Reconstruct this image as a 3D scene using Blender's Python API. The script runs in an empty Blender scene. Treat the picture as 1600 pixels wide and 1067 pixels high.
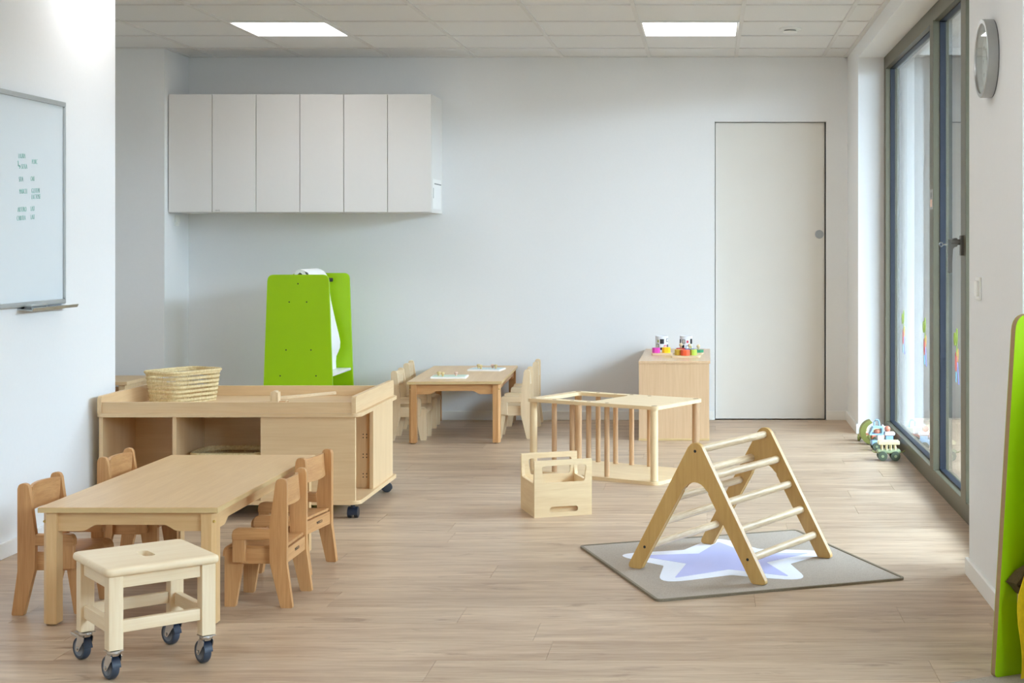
import bpy, bmesh, math, random
from mathutils import Vector, Matrix
from mathutils.geometry import tessellate_polygon

random.seed(7)
PI = math.pi
scene = bpy.context.scene
COL = scene.collection

# ------------------------------------------------------------------ camera
FPX = 2330.0                       # focal length in pixels of the 1600 px wide frame
EYE = 1.22
cam_data = bpy.data.cameras.new('camera')
cam = bpy.data.objects.new('camera', cam_data)
COL.objects.link(cam)
cam.location = (0, 0, EYE)
cam.rotation_euler = (PI / 2, 0, 0)
cam_data.sensor_fit = 'HORIZONTAL'
cam_data.sensor_width = 36.0
cam_data.lens = FPX * 36.0 / 1600.0
cam_data.shift_x = -(1107 - 800) / 1600.0
cam_data.shift_y = -(533.5 - 380) / 1600.0
cam_data.clip_start = 0.05
scene.camera = cam

# ------------------------------------------------------------------ world, light, exposure
world = bpy.data.worlds.new('overcast_sky')
scene.world = world
world.use_nodes = True
wn = world.node_tree.nodes
bg = wn['Background']
bg.inputs['Color'].default_value = (0.66, 0.81, 1.0, 1)
bg.inputs['Strength'].default_value = 22.0
PANEL_STRENGTH = 4.8
scene.view_settings.view_transform = 'Standard'
scene.view_settings.look = 'None'
scene.view_settings.gamma = 1.0
scene.view_settings.use_curve_mapping = False
scene.view_settings.exposure = 0.78
scene.cycles.use_denoising = True
scene.cycles.max_bounces = 12
scene.cycles.diffuse_bounces = 7
scene.cycles.glossy_bounces = 6
scene.cycles.transparent_max_bounces = 24
scene.cycles.sample_clamp_indirect = 8.0
scene.cycles.caustics_reflective = False
scene.cycles.caustics_refractive = False


def portal(name, loc, rot, sx, sy):
    l = bpy.data.lights.new(name, 'AREA')
    l.shape = 'RECTANGLE'
    l.size = sx
    l.size_y = sy
    l.cycles.is_portal = True
    o = bpy.data.objects.new(name, l)
    o.location = loc
    o.rotation_euler = rot
    COL.objects.link(o)


# daylight portals sitting in the two window openings (they emit nothing themselves)
portal('window_daylight', (1.29, 7.52, 1.25), (0, PI / 2, 0), 2.3, 4.0)
portal('bay_daylight', (2.29, 1.8, 1.25), (0, PI / 2, 0), 2.3, 2.4)


# ------------------------------------------------------------------ helpers: colour and materials
def lin(r, g, b):
    def f(c):
        c = c / 255.0
        return c / 12.92 if c <= 0.04045 else ((c + 0.055) / 1.055) ** 2.4
    return (f(r), f(g), f(b), 1.0)


MATS = {}


def new_mat(name):
    m = bpy.data.materials.new(name)
    m.use_nodes = True
    MATS[name] = m
    nt = m.node_tree
    return m, nt, nt.nodes['Principled BSDF']


def plain(name, rgb, rough=0.6, metal=0.0, spec=0.5, noise=0.03, nscale=40.0, bump=0.0, coat=0.0):
    """one colour with a faint procedural mottling"""
    m, nt, b = new_mat(name)
    c = lin(*rgb)
    tc = nt.nodes.new('ShaderNodeTexCoord')
    n = nt.nodes.new('ShaderNodeTexNoise')
    n.inputs['Scale'].default_value = nscale
    n.inputs['Detail'].default_value = 4
    nt.links.new(tc.outputs['Object'], n.inputs['Vector'])
    r = nt.nodes.new('ShaderNodeValToRGB')
    r.color_ramp.elements[0].position = 0.3
    r.color_ramp.elements[1].position = 0.7
    r.color_ramp.elements[0].color = tuple(x * (1 - noise) for x in c[:3]) + (1,)
    r.color_ramp.elements[1].color = tuple(min(1, x * (1 + noise)) for x in c[:3]) + (1,)
    nt.links.new(n.outputs['Fac'], r.inputs['Fac'])
    nt.links.new(r.outputs['Color'], b.inputs['Base Color'])
    b.inputs['Roughness'].default_value = rough
    b.inputs['Metallic'].default_value = metal
    b.inputs['Specular IOR Level'].default_value = spec
    if coat:
        b.inputs['Coat Weight'].default_value = coat
        b.inputs['Coat Roughness'].default_value = 0.15
    if bump:
        bp = nt.nodes.new('ShaderNodeBump')
        bp.inputs['Strength'].default_value = bump
        bp.inputs['Distance'].default_value = 0.002
        nt.links.new(n.outputs['Fac'], bp.inputs['Height'])
        nt.links.new(bp.outputs['Normal'], b.inputs['Normal'])
    return m


def wood(name, light, dark, axis='x', rough=0.42, freq=26.0, stretch=0.07, contrast=1.0, var=0.0, spec=0.4, fine=0.35):
    """grain streaks running along one local axis, offset per object"""
    m, nt, b = new_mat(name)
    N, L = nt.nodes, nt.links
    tc = N.new('ShaderNodeTexCoord')
    oi = N.new('ShaderNodeObjectInfo')
    mp = N.new('ShaderNodeMapping')
    sc = {'x': (stretch, 1, 1), 'y': (1, stretch, 1), 'z': (1, 1, stretch)}[axis]
    mp.inputs['Scale'].default_value = sc
    off = N.new('ShaderNodeVectorMath')
    off.operation = 'MULTIPLY'
    off.inputs[1].default_value = (37, 53, 71)
    cb = N.new('ShaderNodeCombineXYZ')
    for i in range(3):
        L.new(oi.outputs['Random'], cb.inputs[i])
    L.new(cb.outputs[0], off.inputs[0])
    ad = N.new('ShaderNodeVectorMath')
    ad.operation = 'ADD'
    L.new(tc.outputs['Object'], mp.inputs['Vector'])
    L.new(mp.outputs[0], ad.inputs[0])
    L.new(off.outputs[0], ad.inputs[1])
    n1 = N.new('ShaderNodeTexNoise')
    n1.inputs['Scale'].default_value = freq
    n1.inputs['Detail'].default_value = 6
    n1.inputs['Roughness'].default_value = 0.62
    n1.inputs['Distortion'].default_value = 0.6
    L.new(ad.outputs[0], n1.inputs['Vector'])
    n2 = N.new('ShaderNodeTexNoise')
    n2.inputs['Scale'].default_value = freq * 7
    n2.inputs['Detail'].default_value = 3
    L.new(ad.outputs[0], n2.inputs['Vector'])
    mx = N.new('ShaderNodeMix')
    mx.inputs['Factor'].default_value = fine
    L.new(n1.outputs['Fac'], mx.inputs['A'])
    L.new(n2.outputs['Fac'], mx.inputs['B'])
    r = N.new('ShaderNodeValToRGB')
    r.color_ramp.elements[0].position = 0.5 - 0.17 / contrast
    r.color_ramp.elements[1].position = 0.5 + 0.15 / contrast
    r.color_ramp.elements[0].color = lin(*dark)
    r.color_ramp.elements[1].color = lin(*light)
    L.new(mx.outputs['Result'], r.inputs['Fac'])
    out = r.outputs['Color']
    if var:
        hs = N.new('ShaderNodeHueSaturation')
        mr = N.new('ShaderNodeMapRange')
        mr.inputs['To Min'].default_value = 1 - var
        mr.inputs['To Max'].default_value = 1 + var
        L.new(oi.outputs['Random'], mr.inputs['Value'])
        L.new(mr.outputs['Result'], hs.inputs['Value'])
        L.new(out, hs.inputs['Color'])
        out = hs.outputs['Color']
    L.new(out, b.inputs['Base Color'])
    b.inputs['Roughness'].default_value = rough
    b.inputs['Specular IOR Level'].default_value = spec
    bp = N.new('ShaderNodeBump')
    bp.inputs['Strength'].default_value = 0.06
    bp.inputs['Distance'].default_value = 0.001
    L.new(mx.outputs['Result'], bp.inputs['Height'])
    L.new(bp.outputs['Normal'], b.inputs['Normal'])
    return m


def woods(key, light, dark, **kw):
    for a in 'xyz':
        wood(key + '_' + a, light, dark, a, **kw)


# setting
plain('wall_paint', (232, 233, 233), 0.85, spec=0.2, noise=0.006, nscale=60, bump=0.03)
plain('ceiling_tile', (226, 226, 225), 0.95, spec=0.1, noise=0.02, nscale=220, bump=0.12)
plain('ceiling_grid', (218, 217, 215), 0.7, spec=0.2, noise=0.005)
plain('white_trim', (236, 236, 233), 0.5, noise=0.005)
plain('door_white', (226, 223, 215), 0.5, noise=0.006, nscale=8)
plain('dark_gap', (38, 40, 42), 0.8)
plain('window_bronze', (98, 94, 76), 0.42, metal=0.25, noise=0.02, nscale=30)
plain('window_gasket', (18, 26, 40), 0.5, noise=0.02)
plain('outside_paving', (72, 72, 70), 0.9, noise=0.12, nscale=6)
plain('horizon_blocker_grey', (120, 120, 118), 0.9, noise=0.08, nscale=6)  # for the added slab that holds back horizon light
plain('view_blocker_grey', (70, 70, 68), 0.9, noise=0.1, nscale=8)  # for the added slab that darkens the view through the glass
wood('floor_oak', (206, 183, 156), (160, 131, 105), 'x', rough=0.38, freq=15, stretch=0.085, contrast=0.9, var=0.045, fine=0.3)
nt = MATS['floor_oak'].node_tree
N, L = nt.nodes, nt.links
bs = N['Principled BSDF']
src = bs.inputs['Base Color'].links[0].from_socket
vec = [n for n in N if n.type == 'VECT_MATH' and n.operation == 'ADD'][0].outputs[0]
mp2 = N.new('ShaderNodeMapping'); mp2.inputs['Scale'].default_value = (2.6, 1, 1)
L.new(vec, mp2.inputs['Vector'])
for sc_n, lo, hi, col, amt in ((5.5, 0.52, 0.70, (150, 120, 96), 0.55), (13.0, 0.58, 0.71, (126, 97, 75), 0.6)):
    nz = N.new('ShaderNodeTexNoise')
    nz.inputs['Scale'].default_value = sc_n
    nz.inputs['Detail'].default_value = 7
    nz.inputs['Roughness'].default_value = 0.6
    nz.inputs['Distortion'].default_value = 1.6
    L.new(mp2.outputs[0], nz.inputs['Vector'])
    mr = N.new('ShaderNodeMapRange')
    mr.inputs['From Min'].default_value = lo
    mr.inputs['From Max'].default_value = hi
    mr.inputs['To Max'].default_value = amt
    L.new(nz.outputs['Fac'], mr.inputs['Value'])
    mc = N.new('ShaderNodeMix'); mc.data_type = 'RGBA'
    L.new(mr.outputs['Result'], mc.inputs['Factor'])
    L.new(src, mc.inputs['A'])
    mc.inputs['B'].default_value = lin(*col)
    src = mc.outputs['Result']
L.new(src, bs.inputs['Base Color'])
# things
woods('beech', (207, 159, 107), (180, 129, 80), freq=34, stretch=0.05)
woods('table_maple', (222, 187, 138), (209, 170, 119), freq=20, stretch=0.06, rough=0.32)
woods('cart_maple', (223, 194, 152), (211, 178, 135), freq=18, stretch=0.05)
woods('birch', (229, 207, 172), (214, 187, 148), freq=30, stretch=0.05)
woods('stool_birch', (239, 222, 191), (227, 204, 167), freq=22, stretch=0.06)
woods('ply', (236, 213, 172), (221, 193, 150), freq=18, stretch=0.08)
woods('golden_ply', (207, 170, 106), (191, 151, 88), freq=16, stretch=0.08)
woods('ash_rung', (226, 206, 172), (188, 160, 124), freq=40, stretch=0.07, contrast=1.3)
woods('rod_wood', (214, 180, 140), (182, 142, 106), freq=40, stretch=0.05, var=0.08)
woods('cabinet_beech', (219, 188, 152), (203, 168, 130), freq=60, stretch=0.015, fine=0.5, rough=0.32)
wood('straw', (232, 215, 170), (190, 163, 112), 'z', rough=0.7, freq=90, stretch=0.5, contrast=1.0)
plain('edge_band', (206, 178, 128), 0.5, noise=0.03)
plain('mdf_edge', (160, 132, 96), 0.7, noise=0.05, nscale=120)
plain('lime_green', (158, 202, 0), 0.4, noise=0.015, nscale=10)
plain('white_laminate', (232, 230, 227), 0.42, noise=0.004)
plain('paper', (245, 245, 243), 0.85, noise=0.004)
plain('black_plastic', (30, 33, 38), 0.45)
plain('navy_plastic', (34, 44, 62), 0.4)
plain('tyre_blue_grey', (54, 66, 82), 0.35)
plain('hub_grey', (120, 128, 138), 0.45)
plain('steel', (205, 205, 205), 0.22, metal=1.0, noise=0.01)
plain('brushed_steel', (178, 180, 180), 0.34, metal=1.0, noise=0.02, nscale=90)
plain('aluminium', (190, 194, 194), 0.38, metal=0.85, noise=0.02)
plain('grey_metal', (96, 92, 84), 0.45, metal=0.2)
plain('brass', (214, 184, 112), 0.3, metal=1.0)
plain('whiteboard', (218, 226, 230), 0.22, noise=0.003, coat=0.3)
plain('marker_green', (128, 196, 182), 0.7)
plain('text_dark', (70, 60, 50), 0.7)
plain('text_grey', (130, 134, 134), 0.7)
plain('rug_grey', (174, 163, 151), 0.95, spec=0.1, noise=0.12, nscale=260, bump=0.5)
plain('rug_binding', (128, 118, 100), 0.9, noise=0.1, nscale=200, bump=0.3)
plain('rug_white', (236, 240, 252), 0.95, spec=0.1, noise=0.03, nscale=260, bump=0.4)
plain('rug_lilac', (196, 200, 244), 0.95, spec=0.1, noise=0.03, nscale=260, bump=0.4)
plain('switch_white', (240, 240, 236), 0.35, noise=0.004)
plain('clock_face', (232, 234, 234), 0.5, noise=0.004)
plain('clock_mark', (110, 108, 104), 0.6)
plain('yellow_cloth', (236, 196, 18), 0.85, noise=0.1, nscale=60, bump=0.3)
plain('brown_fabric', (84, 68, 36), 0.9, noise=0.1, nscale=120, bump=0.3)
for k, c in {'magenta': (214, 66, 170), 'sun_yellow': (246, 204, 20), 'mustard': (212, 178, 60),
             'orange_red': (236, 92, 52), 'lime': (182, 212, 84), 'red': (190, 48, 40),
             'blue': (44, 70, 150), 'green': (62, 150, 108), 'mint': (206, 226, 208),
             'pale_blue': (206, 224, 228), 'peg_pink': (224, 186, 164), 'peg_gold': (214, 188, 134),
             'toy_sage': (146, 158, 120), 'toy_wheel': (78, 88, 72), 'toy_cream': (218, 202, 160),
             'toy_blue': (150, 186, 216), 'toy_coral': (200, 124, 98), 'toy_olive': (128, 130, 66),
             'toy_white': (222, 212, 208), 'mug_white': (226, 227, 232), 'ink_black': (34, 34, 38),
             'ink_red': (206, 60, 76), 'ink_olive': (158, 168, 60), 'ink_grey': (206, 200, 192),
             'ink_pink': (246, 190, 206), 'leaf_green': (168, 206, 60), 'st_red': (236, 120, 120),
             'st_orange': (246, 190, 110), 'st_cyan': (130, 208, 240), 'st_blue': (150, 160, 246)}.items():
    plain(k, c, 0.42, noise=0.02)

# glowing diffuser of the ceiling lights
m, nt, b = new_mat('light_diffuser')
b.inputs['Base Color'].default_value = (0.9, 0.9, 0.9, 1)
b.inputs['Emission Color'].default_value = (0.98, 0.98, 1.0, 1)
b.inputs['Emission Strength'].default_value = PANEL_STRENGTH

# window glass: clear, mirror-like at grazing angles (two sheets of a sealed unit)
m, nt, b = new_mat('window_glass')
nt.nodes.remove(b)
N, L = nt.nodes, nt.links
ge = N.new('ShaderNodeNewGeometry')
dt = N.new('ShaderNodeVectorMath'); dt.operation = 'DOT_PRODUCT'
L.new(ge.outputs['Incoming'], dt.inputs[0]); L.new(ge.outputs['Normal'], dt.inputs[1])
ab = N.new('ShaderNodeMath'); ab.operation = 'ABSOLUTE'; L.new(dt.outputs['Value'], ab.inputs[0])
sb = N.new('ShaderNodeMath'); sb.operation = 'SUBTRACT'; sb.inputs[0].default_value = 1; L.new(ab.outputs[0], sb.inputs[1])
pw = N.new('ShaderNodeMath'); pw.operation = 'POWER'; pw.inputs[1].default_value = 5; L.new(sb.outputs[0], pw.inputs[0])
ma = N.new('ShaderNodeMath'); ma.operation = 'MULTIPLY_ADD'; ma.inputs[1].default_value = 0.92; ma.inputs[2].default_value = 0.08
L.new(pw.outputs[0], ma.inputs[0])
tr = N.new('ShaderNodeBsdfTransparent'); tr.inputs['Color'].default_value = (0.95, 0.98, 0.97, 1)
gl = N.new('ShaderNodeBsdfGlossy'); gl.inputs['Roughness'].default_value = 0.0
gl.inputs['Color'].default_value = (1, 1, 1, 1)
ms = N.new('ShaderNodeMixShader')
L.new(ma.outputs[0], ms.inputs[0]); L.new(tr.outputs[0], ms.inputs[1]); L.new(gl.outputs[0], ms.inputs[2])
L.new(ms.outputs[0], nt.nodes['Material Output'].inputs['Surface'])

# clear film label
m, nt, b = new_mat('clear_film')
b.inputs['Base Color'].default_value = (0.85, 0.87, 0.9, 1)
b.inputs['Roughness'].default_value = 0.1
b.inputs['Alpha'].default_value = 0.8


# ------------------------------------------------------------------ helpers: shapes
class B:
    """collects shapes in one bmesh; build() links them as ONE mesh object"""

    def __init__(s):
        s.bm = bmesh.new()

    def _bevel(s, verts, off, seg=2):
        if off > 0:
            es = list({e for v in verts for e in v.link_edges})
            bmesh.ops.bevel(s.bm, geom=es, offset=off, segments=seg, profile=0.5, affect='EDGES')

    def box(s, x0, x1, y0, y1, z0, z1, bev=0.0, seg=2, M=None):
        mt = Matrix.Translation(((x0 + x1) / 2, (y0 + y1) / 2, (z0 + z1) / 2)) @ Matrix.Diagonal((abs(x1 - x0), abs(y1 - y0), abs(z1 - z0), 1))
        if M is not None:
            mt = M @ mt
        r = bmesh.ops.create_cube(s.bm, size=1.0, matrix=mt)
        s._bevel(r['verts'], bev, seg)
        return s

    def cyl(s, p0, p1, r0, r1=None, seg=16, bev=0.0):
        p0, p1 = Vector(p0), Vector(p1)
        r1 = r0 if r1 is None else r1
        d = p1 - p0
        q = Vector((0, 0, 1)).rotation_difference(d.normalized()).to_matrix().to_4x4()
        mt = Matrix.Translation((p0 + p1) / 2) @ q
        r = bmesh.ops.create_cone(s.bm, cap_ends=True, segments=seg, radius1=r0, radius2=r1, depth=d.length, matrix=mt)
        if bev:
            es = [e for e in {e for v in r['verts'] for e in v.link_edges} if any(len(f.verts) > 4 for f in e.link_faces)]
            bmesh.ops.bevel(s.bm, geom=es, offset=bev, segments=2, profile=0.5, affect='EDGES')
        return s

    def ball(s, c, r, sc=(1, 1, 1), seg=14):
        bmesh.ops.create_uvsphere(s.bm, u_segments=seg, v_segments=seg // 2 + 1, radius=r,
                                  matrix=Matrix.Translation(c) @ Matrix.Diagonal((*sc, 1)))
        return s

    def prism(s, loops, fn, w0, w1, bev=0.0, seg=2):
        """extrude 2D loops (first outline, rest holes); fn(u, v, w) -> xyz"""
        bm = s.bm
        if len(loops) == 1 and bev >= 0:
            lp = loops[0]
            a = [bm.verts.new(fn(u, v, w0)) for u, v in lp]
            c = [bm.verts.new(fn(u, v, w1)) for u, v in lp]
            n = len(lp)
            fa, fc = bm.faces.new(a[::-1]), bm.faces.new(c)
            for i in range(n):
                bm.faces.new((a[i], a[(i + 1) % n], c[(i + 1) % n], c[i]))
            if bev > 0:
                es = list(fa.edges) + list(fc.edges)
                bmesh.ops.bevel(bm, geom=es, offset=bev, segments=seg, profile=0.5, affect='EDGES')
            return s
        A, Cc = [], []
        for lp in loops:
            A.append([bm.verts.new(fn(u, v, w0)) for u, v in lp])
            Cc.append([bm.verts.new(fn(u, v, w1)) for u, v in lp])
        tris = tessellate_polygon([[Vector((u, v, 0)) for u, v in lp] for lp in loops])
        fa = [v for l in A for v in l]
        fc = [v for l in Cc for v in l]
        for t in tris:
            try:
                bm.faces.new([fa[i] for i in t])
                bm.faces.new([fc[i] for i in reversed(t)])
            except ValueError:
                pass
        for l0, l1 in zip(A, Cc):
            n = len(l0)
            for i in range(n):
                bm.faces.new((l0[i], l0[(i + 1) % n], l1[(i + 1) % n], l1[i]))
        return s

    def tube(s, pts, r, seg=8, closed=False, scale=None):
        """sweep a circle along a polyline; scale(i) scales the radius"""
        P = [Vector(p) for p in pts]
        n = len(P)
        rings = []
        up = Vector((0, 0, 1))
        for i in range(n):
            if closed:
                t = P[(i + 1) % n] - P[i - 1]
            else:
                t = P[min(i + 1, n - 1)] - P[max(i - 1, 0)]
            t.normalize()
            ref = up if abs(t.dot(up)) < 0.95 else Vector((1, 0, 0))
            a = t.cross(ref).normalized()
            c = t.cross(a)
            k = r * (scale(i) if scale else 1.0)
            rings.append([s.bm.verts.new(P[i] + a * (k * math.cos(2 * PI * j / seg)) + c * (k * math.sin(2 * PI * j / seg))) for j in range(seg)])
        m = n if closed else n - 1
        for i in range(m):
            q, w = rings[i], rings[(i + 1) % n]
            for j in range(seg):
                s.bm.faces.new((q[j], q[(j + 1) % seg], w[(j + 1) % seg], w[j]))
        if not closed:
            s.bm.faces.new(rings[0][::-1])
            s.bm.faces.new(rings[-1])
        return s

    def sheet(s, rows, thick=0.0):
        """quad grid from rows of points; thick > 0 gives it a back along the normal"""
        bm = s.bm
        V = [[bm.verts.new(p) for p in r] for r in rows]
        fs = []
        for i in range(len(V) - 1):
            for j in range(len(V[0]) - 1):
                fs.append(bm.faces.new((V[i][j], V[i][j + 1], V[i + 1][j + 1], V[i + 1][j])))
        if thick:
            bmesh.ops.recalc_face_normals(bm, faces=fs)
            bmesh.ops.solidify(bm, geom=fs, thickness=thick)
        return s

    def lathe(s, prof, seg=24, c=(0, 0, 0)):
        """revolve (r, z) points about z"""
        bm = s.bm
        rings = []
        for r, z in prof:
            if r < 1e-5:
                rings.append([bm.verts.new((c[0], c[1], c[2] + z))])
            else:
                rings.append([bm.verts.new((c[0] + r * math.cos(2 * PI * j / seg), c[1] + r * math.sin(2 * PI * j / seg), c[2] + z)) for j in range(seg)])
        for a, d in zip(rings, rings[1:]):
            for j in range(seg):
                k = (j + 1) % seg
                if len(a) == 1 and len(d) == 1:
                    continue
                if len(a) == 1:
                    bm.faces.new((a[0], d[j], d[k]))
                elif len(d) == 1:
                    bm.faces.new((a[j], a[k], d[0]))
                else:
                    bm.faces.new((a[j], a[k], d[k], d[j]))
        return s

    def xf(s, M):
        bmesh.ops.transform(s.bm, matrix=M, verts=s.bm.verts)
        return s

    def mesh(s, name, mat, sharp=40):
        bm = s.bm
        bmesh.ops.recalc_face_normals(bm, faces=bm.faces)
        lim = math.radians(sharp)
        for f in bm.faces:
            f.smooth = True
        for e in bm.edges:
            if len(e.link_faces) == 2 and e.calc_face_angle(0) > lim:
                e.smooth = False
        me = bpy.data.meshes.new(name)
        bm.to_mesh(me)
        bm.free()
        me.materials.append(MATS[mat])
        return me

    def build(s, name, mat, parent=None, label=None, sharp=40):
        o = bpy.data.objects.new(name, s.mesh(name, mat, sharp))
        COL.objects.link(o)
        if parent is not None:
            o.parent = parent
        if label:
            o['label'] = label
        md = o.modifiers.new('weighted_normal', 'WEIGHTED_NORMAL')
        md.keep_sharp = True
        return o


def XZ(u, v, w): return (u, w, v)
def YZ(u, v, w): return (w, u, v)
def XY(u, v, w): return (u, v, w)


def arc(cx, cy, r, a0, a1, n=8):
    return [(cx + r * math.cos(math.radians(a0 + (a1 - a0) * i / n)), cy + r * math.sin(math.radians(a0 + (a1 - a0) * i / n))) for i in range(n + 1)]


def rrect(x0, x1, y0, y1, r, n=5):
    return arc(x1 - r, y0 + r, r, -90, 0, n) + arc(x1 - r, y1 - r, r, 0, 90, n) + arc(x0 + r, y1 - r, r, 90, 180, n) + arc(x0 + r, y0 + r, r, 180, 270, n)


def round_poly(pts, rs, n=4):
    """round the corners of a polygon; rs is one radius or one per corner"""
    out = []
    m = len(pts)
    for i in range(m):
        r = rs[i] if isinstance(rs, (list, tuple)) else rs
        p = Vector(pts[i]); a = Vector(pts[i - 1]); c = Vector(pts[(i + 1) % m])
        if r <= 0:
            out.append(tuple(p)); continue
        d1, d2 = (a - p).normalized(), (c - p).normalized()
        half = d1.angle(d2) / 2
        t = min(r / math.tan(half), (a - p).length * 0.49, (c - p).length * 0.49)
        q0, q1 = p + d1 * t, p + d2 * t
        for k in range(n + 1):
            f = k / n
            w = q0 * (1 - f) ** 2 + p * 2 * f * (1 - f) + q1 * f ** 2
            out.append(tuple(w))
    return out


def thing(name, label, cat, loc=(0, 0, 0), rotz=0.0, group=None):
    o = bpy.data.objects.new(name, None)
    COL.objects.link(o)
    o.empty_display_size = 0.05
    o.location = loc
    o.rotation_euler = (0, 0, math.radians(rotz))
    return tag(o, label, cat, group)


def tag(o, label, cat, group=None):
    o['label'] = label
    o['category'] = cat
    if group:
        o['group'] = group
    return o


def struct(o):
    o['kind'] = 'structure'
    return o


def struct_empty(name, loc=(0, 0, 0)):
    o = bpy.data.objects.new(name, None)
    COL.objects.link(o)
    o.empty_display_size = 0.05
    o.location = loc
    return struct(o)


def copy_tree(o, parent=None):
    c = o.copy()
    COL.objects.link(c)
    c.parent = parent
    for ch in list(o.children):
        copy_tree(ch, c)
    return c


def dup(src, label, loc, rotz):
    c = copy_tree(src)
    c.location = loc
    c.rotation_euler = (0, 0, math.radians(rotz))
    c['label'] = label
    return c


def inst(name, me, parent, loc=(0, 0, 0), rot=(0, 0, 0)):
    o = bpy.data.objects.new(name, me)
    COL.objects.link(o)
    o.parent = parent
    o.location = loc
    o.rotation_euler = rot
    return o


def text_mesh(body, size, mat, M, extrude=0.0004, align='LEFT', shear=0.0, offset=0.0):
    cu = bpy.data.curves.new('lettering', 'FONT')
    cu.body = body
    cu.size = size
    cu.extrude = extrude
    cu.align_x = align
    cu.shear = shear
    cu.resolution_u = 3
    cu.offset = offset
    t = bpy.data.objects.new('lettering', cu)
    COL.objects.link(t)
    dg = bpy.context.evaluated_depsgraph_get()
    me = bpy.data.meshes.new_from_object(t.evaluated_get(dg))
    bpy.data.objects.remove(t)
    bpy.data.curves.remove(cu)
    me.transform(M)
    me.materials.clear()
    me.materials.append(MATS[mat])
    return me


def text(name, body, size, mat, parent, M, **kw):
    o = bpy.data.objects.new(name, text_mesh(body, size, mat, M, **kw))
    COL.objects.link(o)
    o.parent = parent
    return o


def frame_M(origin, xdir, ydir):
    x, y = Vector(xdir).normalized(), Vector(ydir).normalized()
    z = x.cross(y)
    M = Matrix((x, y, z)).transposed().to_4x4()
    M.translation = Vector(origin)
    return M


# ------------------------------------------------------------------ the room
YB = 10.30          # back wall
HC = 2.506          # ceiling height
XL = -2.735         # left wall with the whiteboard
XR = 0.96           # right wall with the window
XA = -4.60          # alcove behind the left wall
XBAY = 2.20         # bay on the right beside the camera
YBAY = 4.556        # end of the right wall towards the camera
YREAR = -1.60
NY0, NY1, NZ = 5.49, 9.56, 2.41      # window niche in the right wall
DX0, DX1, DZ = 0.044, 0.813, 2.06    # door opening
HT = 2.75

w = B()
w.box(XA, DX0, YB, YB + 0.2, -0.06, HT).box(DX1, 1.32, YB, YB + 0.2, -0.06, HT).box(DX0, DX1, YB, YB + 0.2, DZ, HT)
w.box(DX0, DX1, YB + 0.12, YB + 0.2, -0.06, DZ)
struct(w.build('wall_back', 'wall_paint'))
struct(B().box(XA, -3.59, 9.84, YB, -0.06, HT).build('wall_pier', 'wall_paint'))
struct(B().box(XL - 0.15, XL, YREAR, 6.875, -0.06, HT).build('wall_left', 'wall_paint'))
struct(B().box(XA - 0.15, XA, 6.6, YB, -0.06, HT).box(XA, XL - 0.15, 6.6, 6.75, -0.06, HT).build('wall_alcove', 'wall_paint'))
w = B()
w.box(XR, 1.32, NY1, YB, -0.06, HT).box(XR, 1.32, NY0, NY1, NZ, HT).box(XR, 1.32, YBAY, NY0, -0.06, HT)
w.box(1.32, XBAY + 0.15, YBAY, YBAY + 0.15, -0.06, HT)
struct(w.build('wall_right', 'wall_paint'))
w = B()
w.box(XBAY, XBAY + 0.15, 3.0, YBAY, -0.06, HT).box(XBAY, XBAY + 0.15, 0.6, 3.0, NZ, HT).box(XBAY, XBAY + 0.15, YREAR, 0.6, -0.06, HT)
struct(w.build('wall_bay', 'wall_paint'))
struct(B().box(XL - 0.15, XBAY + 0.15, YREAR - 0.15, YREAR, -0.06, HT).build('wall_rear', 'wall_paint'))

# baseboards
BH, BT = 0.062, 0.014


def board(name, x0, x1, y0, y1):
    struct(B().box(x0, x1, y0, y1, 0, BH, 0.003).build(name, 'white_trim'))


board('baseboard_back', -3.59, DX0 - 0.004, YB - BT, YB)
board('baseboard_back_right', DX1, XR, YB - BT, YB)
board('baseboard_left', XL, XL + BT, YREAR, 6.875)
board('baseboard_pier', -3.59, -3.59 + BT, 9.84, YB - BT)
board('baseboard_pier_front', XA, -3.59 + BT, 9.84 - BT, 9.84)
board('baseboard_right_far', XR - BT, XR, NY1 - BT, YB - BT)
board('baseboard_reveal', XR, 1.115, NY1 - BT, NY1)
board('baseboard_right_near', XR - BT, XR, YBAY - BT, NY0 + BT)
board('baseboard_bay', XR, XBAY, YBAY - BT, YBAY)

# floor: oak planks laid across the room
fl = B().box(XA - 0.15, XBAY + 0.15, YREAR - 0.15, 3.07, -0.06, 0.0).box(XA - 0.15, XBAY + 0.15, 3.07, YB + 0.2, -0.06, -0.011)
floor = struct(fl.build('floor', 'floor_oak'))
PW, PL = 0.215, 1.44
joint = {3.07: 0.30, 4.145: 0.644, 4.36: -0.476, 4.79: 0.63, 5.005: 0.158, 5.435: -0.797}
plank_me = B().box(0.0004, PL - 0.0004, 0.0003, PW - 0.0003, -0.010, 0.0, 0.0005, 1).mesh('plank', 'floor_oak')
row = 3.07
rr = random.Random(3)
while row < YB - 0.01:
    off = None
    for k, v in joint.items():
        if abs(k - row) < 0.01:
            off = v
    if off is None:
        off = rr.uniform(0, PL)
    xmin, xmax = (XA if row > 6.6 else XL - 0.01), (1.32 if row > YBAY - 0.1 else XBAY)
    x = off - math.ceil((off - xmin) / PL) * PL
    while x < xmax:
        a, c = max(x, xmin), min(x + PL, xmax)
        if c - a > 0.02:
            if c - a > PL - 1e-4 and row + PW <= YB:
                inst('plank', plank_me, floor, (x, row, 0))
            else:
                y1 = min(PW, YB - row + 0.0)
                me = B().box(0.0004, c - a - 0.0004, 0.0003, y1 - 0.0003, -0.010, 0.0, 0.0005, 1).mesh('plank', 'floor_oak')
                inst('plank', me, floor, (a, row, 0))
        x += PL
    row += PW

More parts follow.
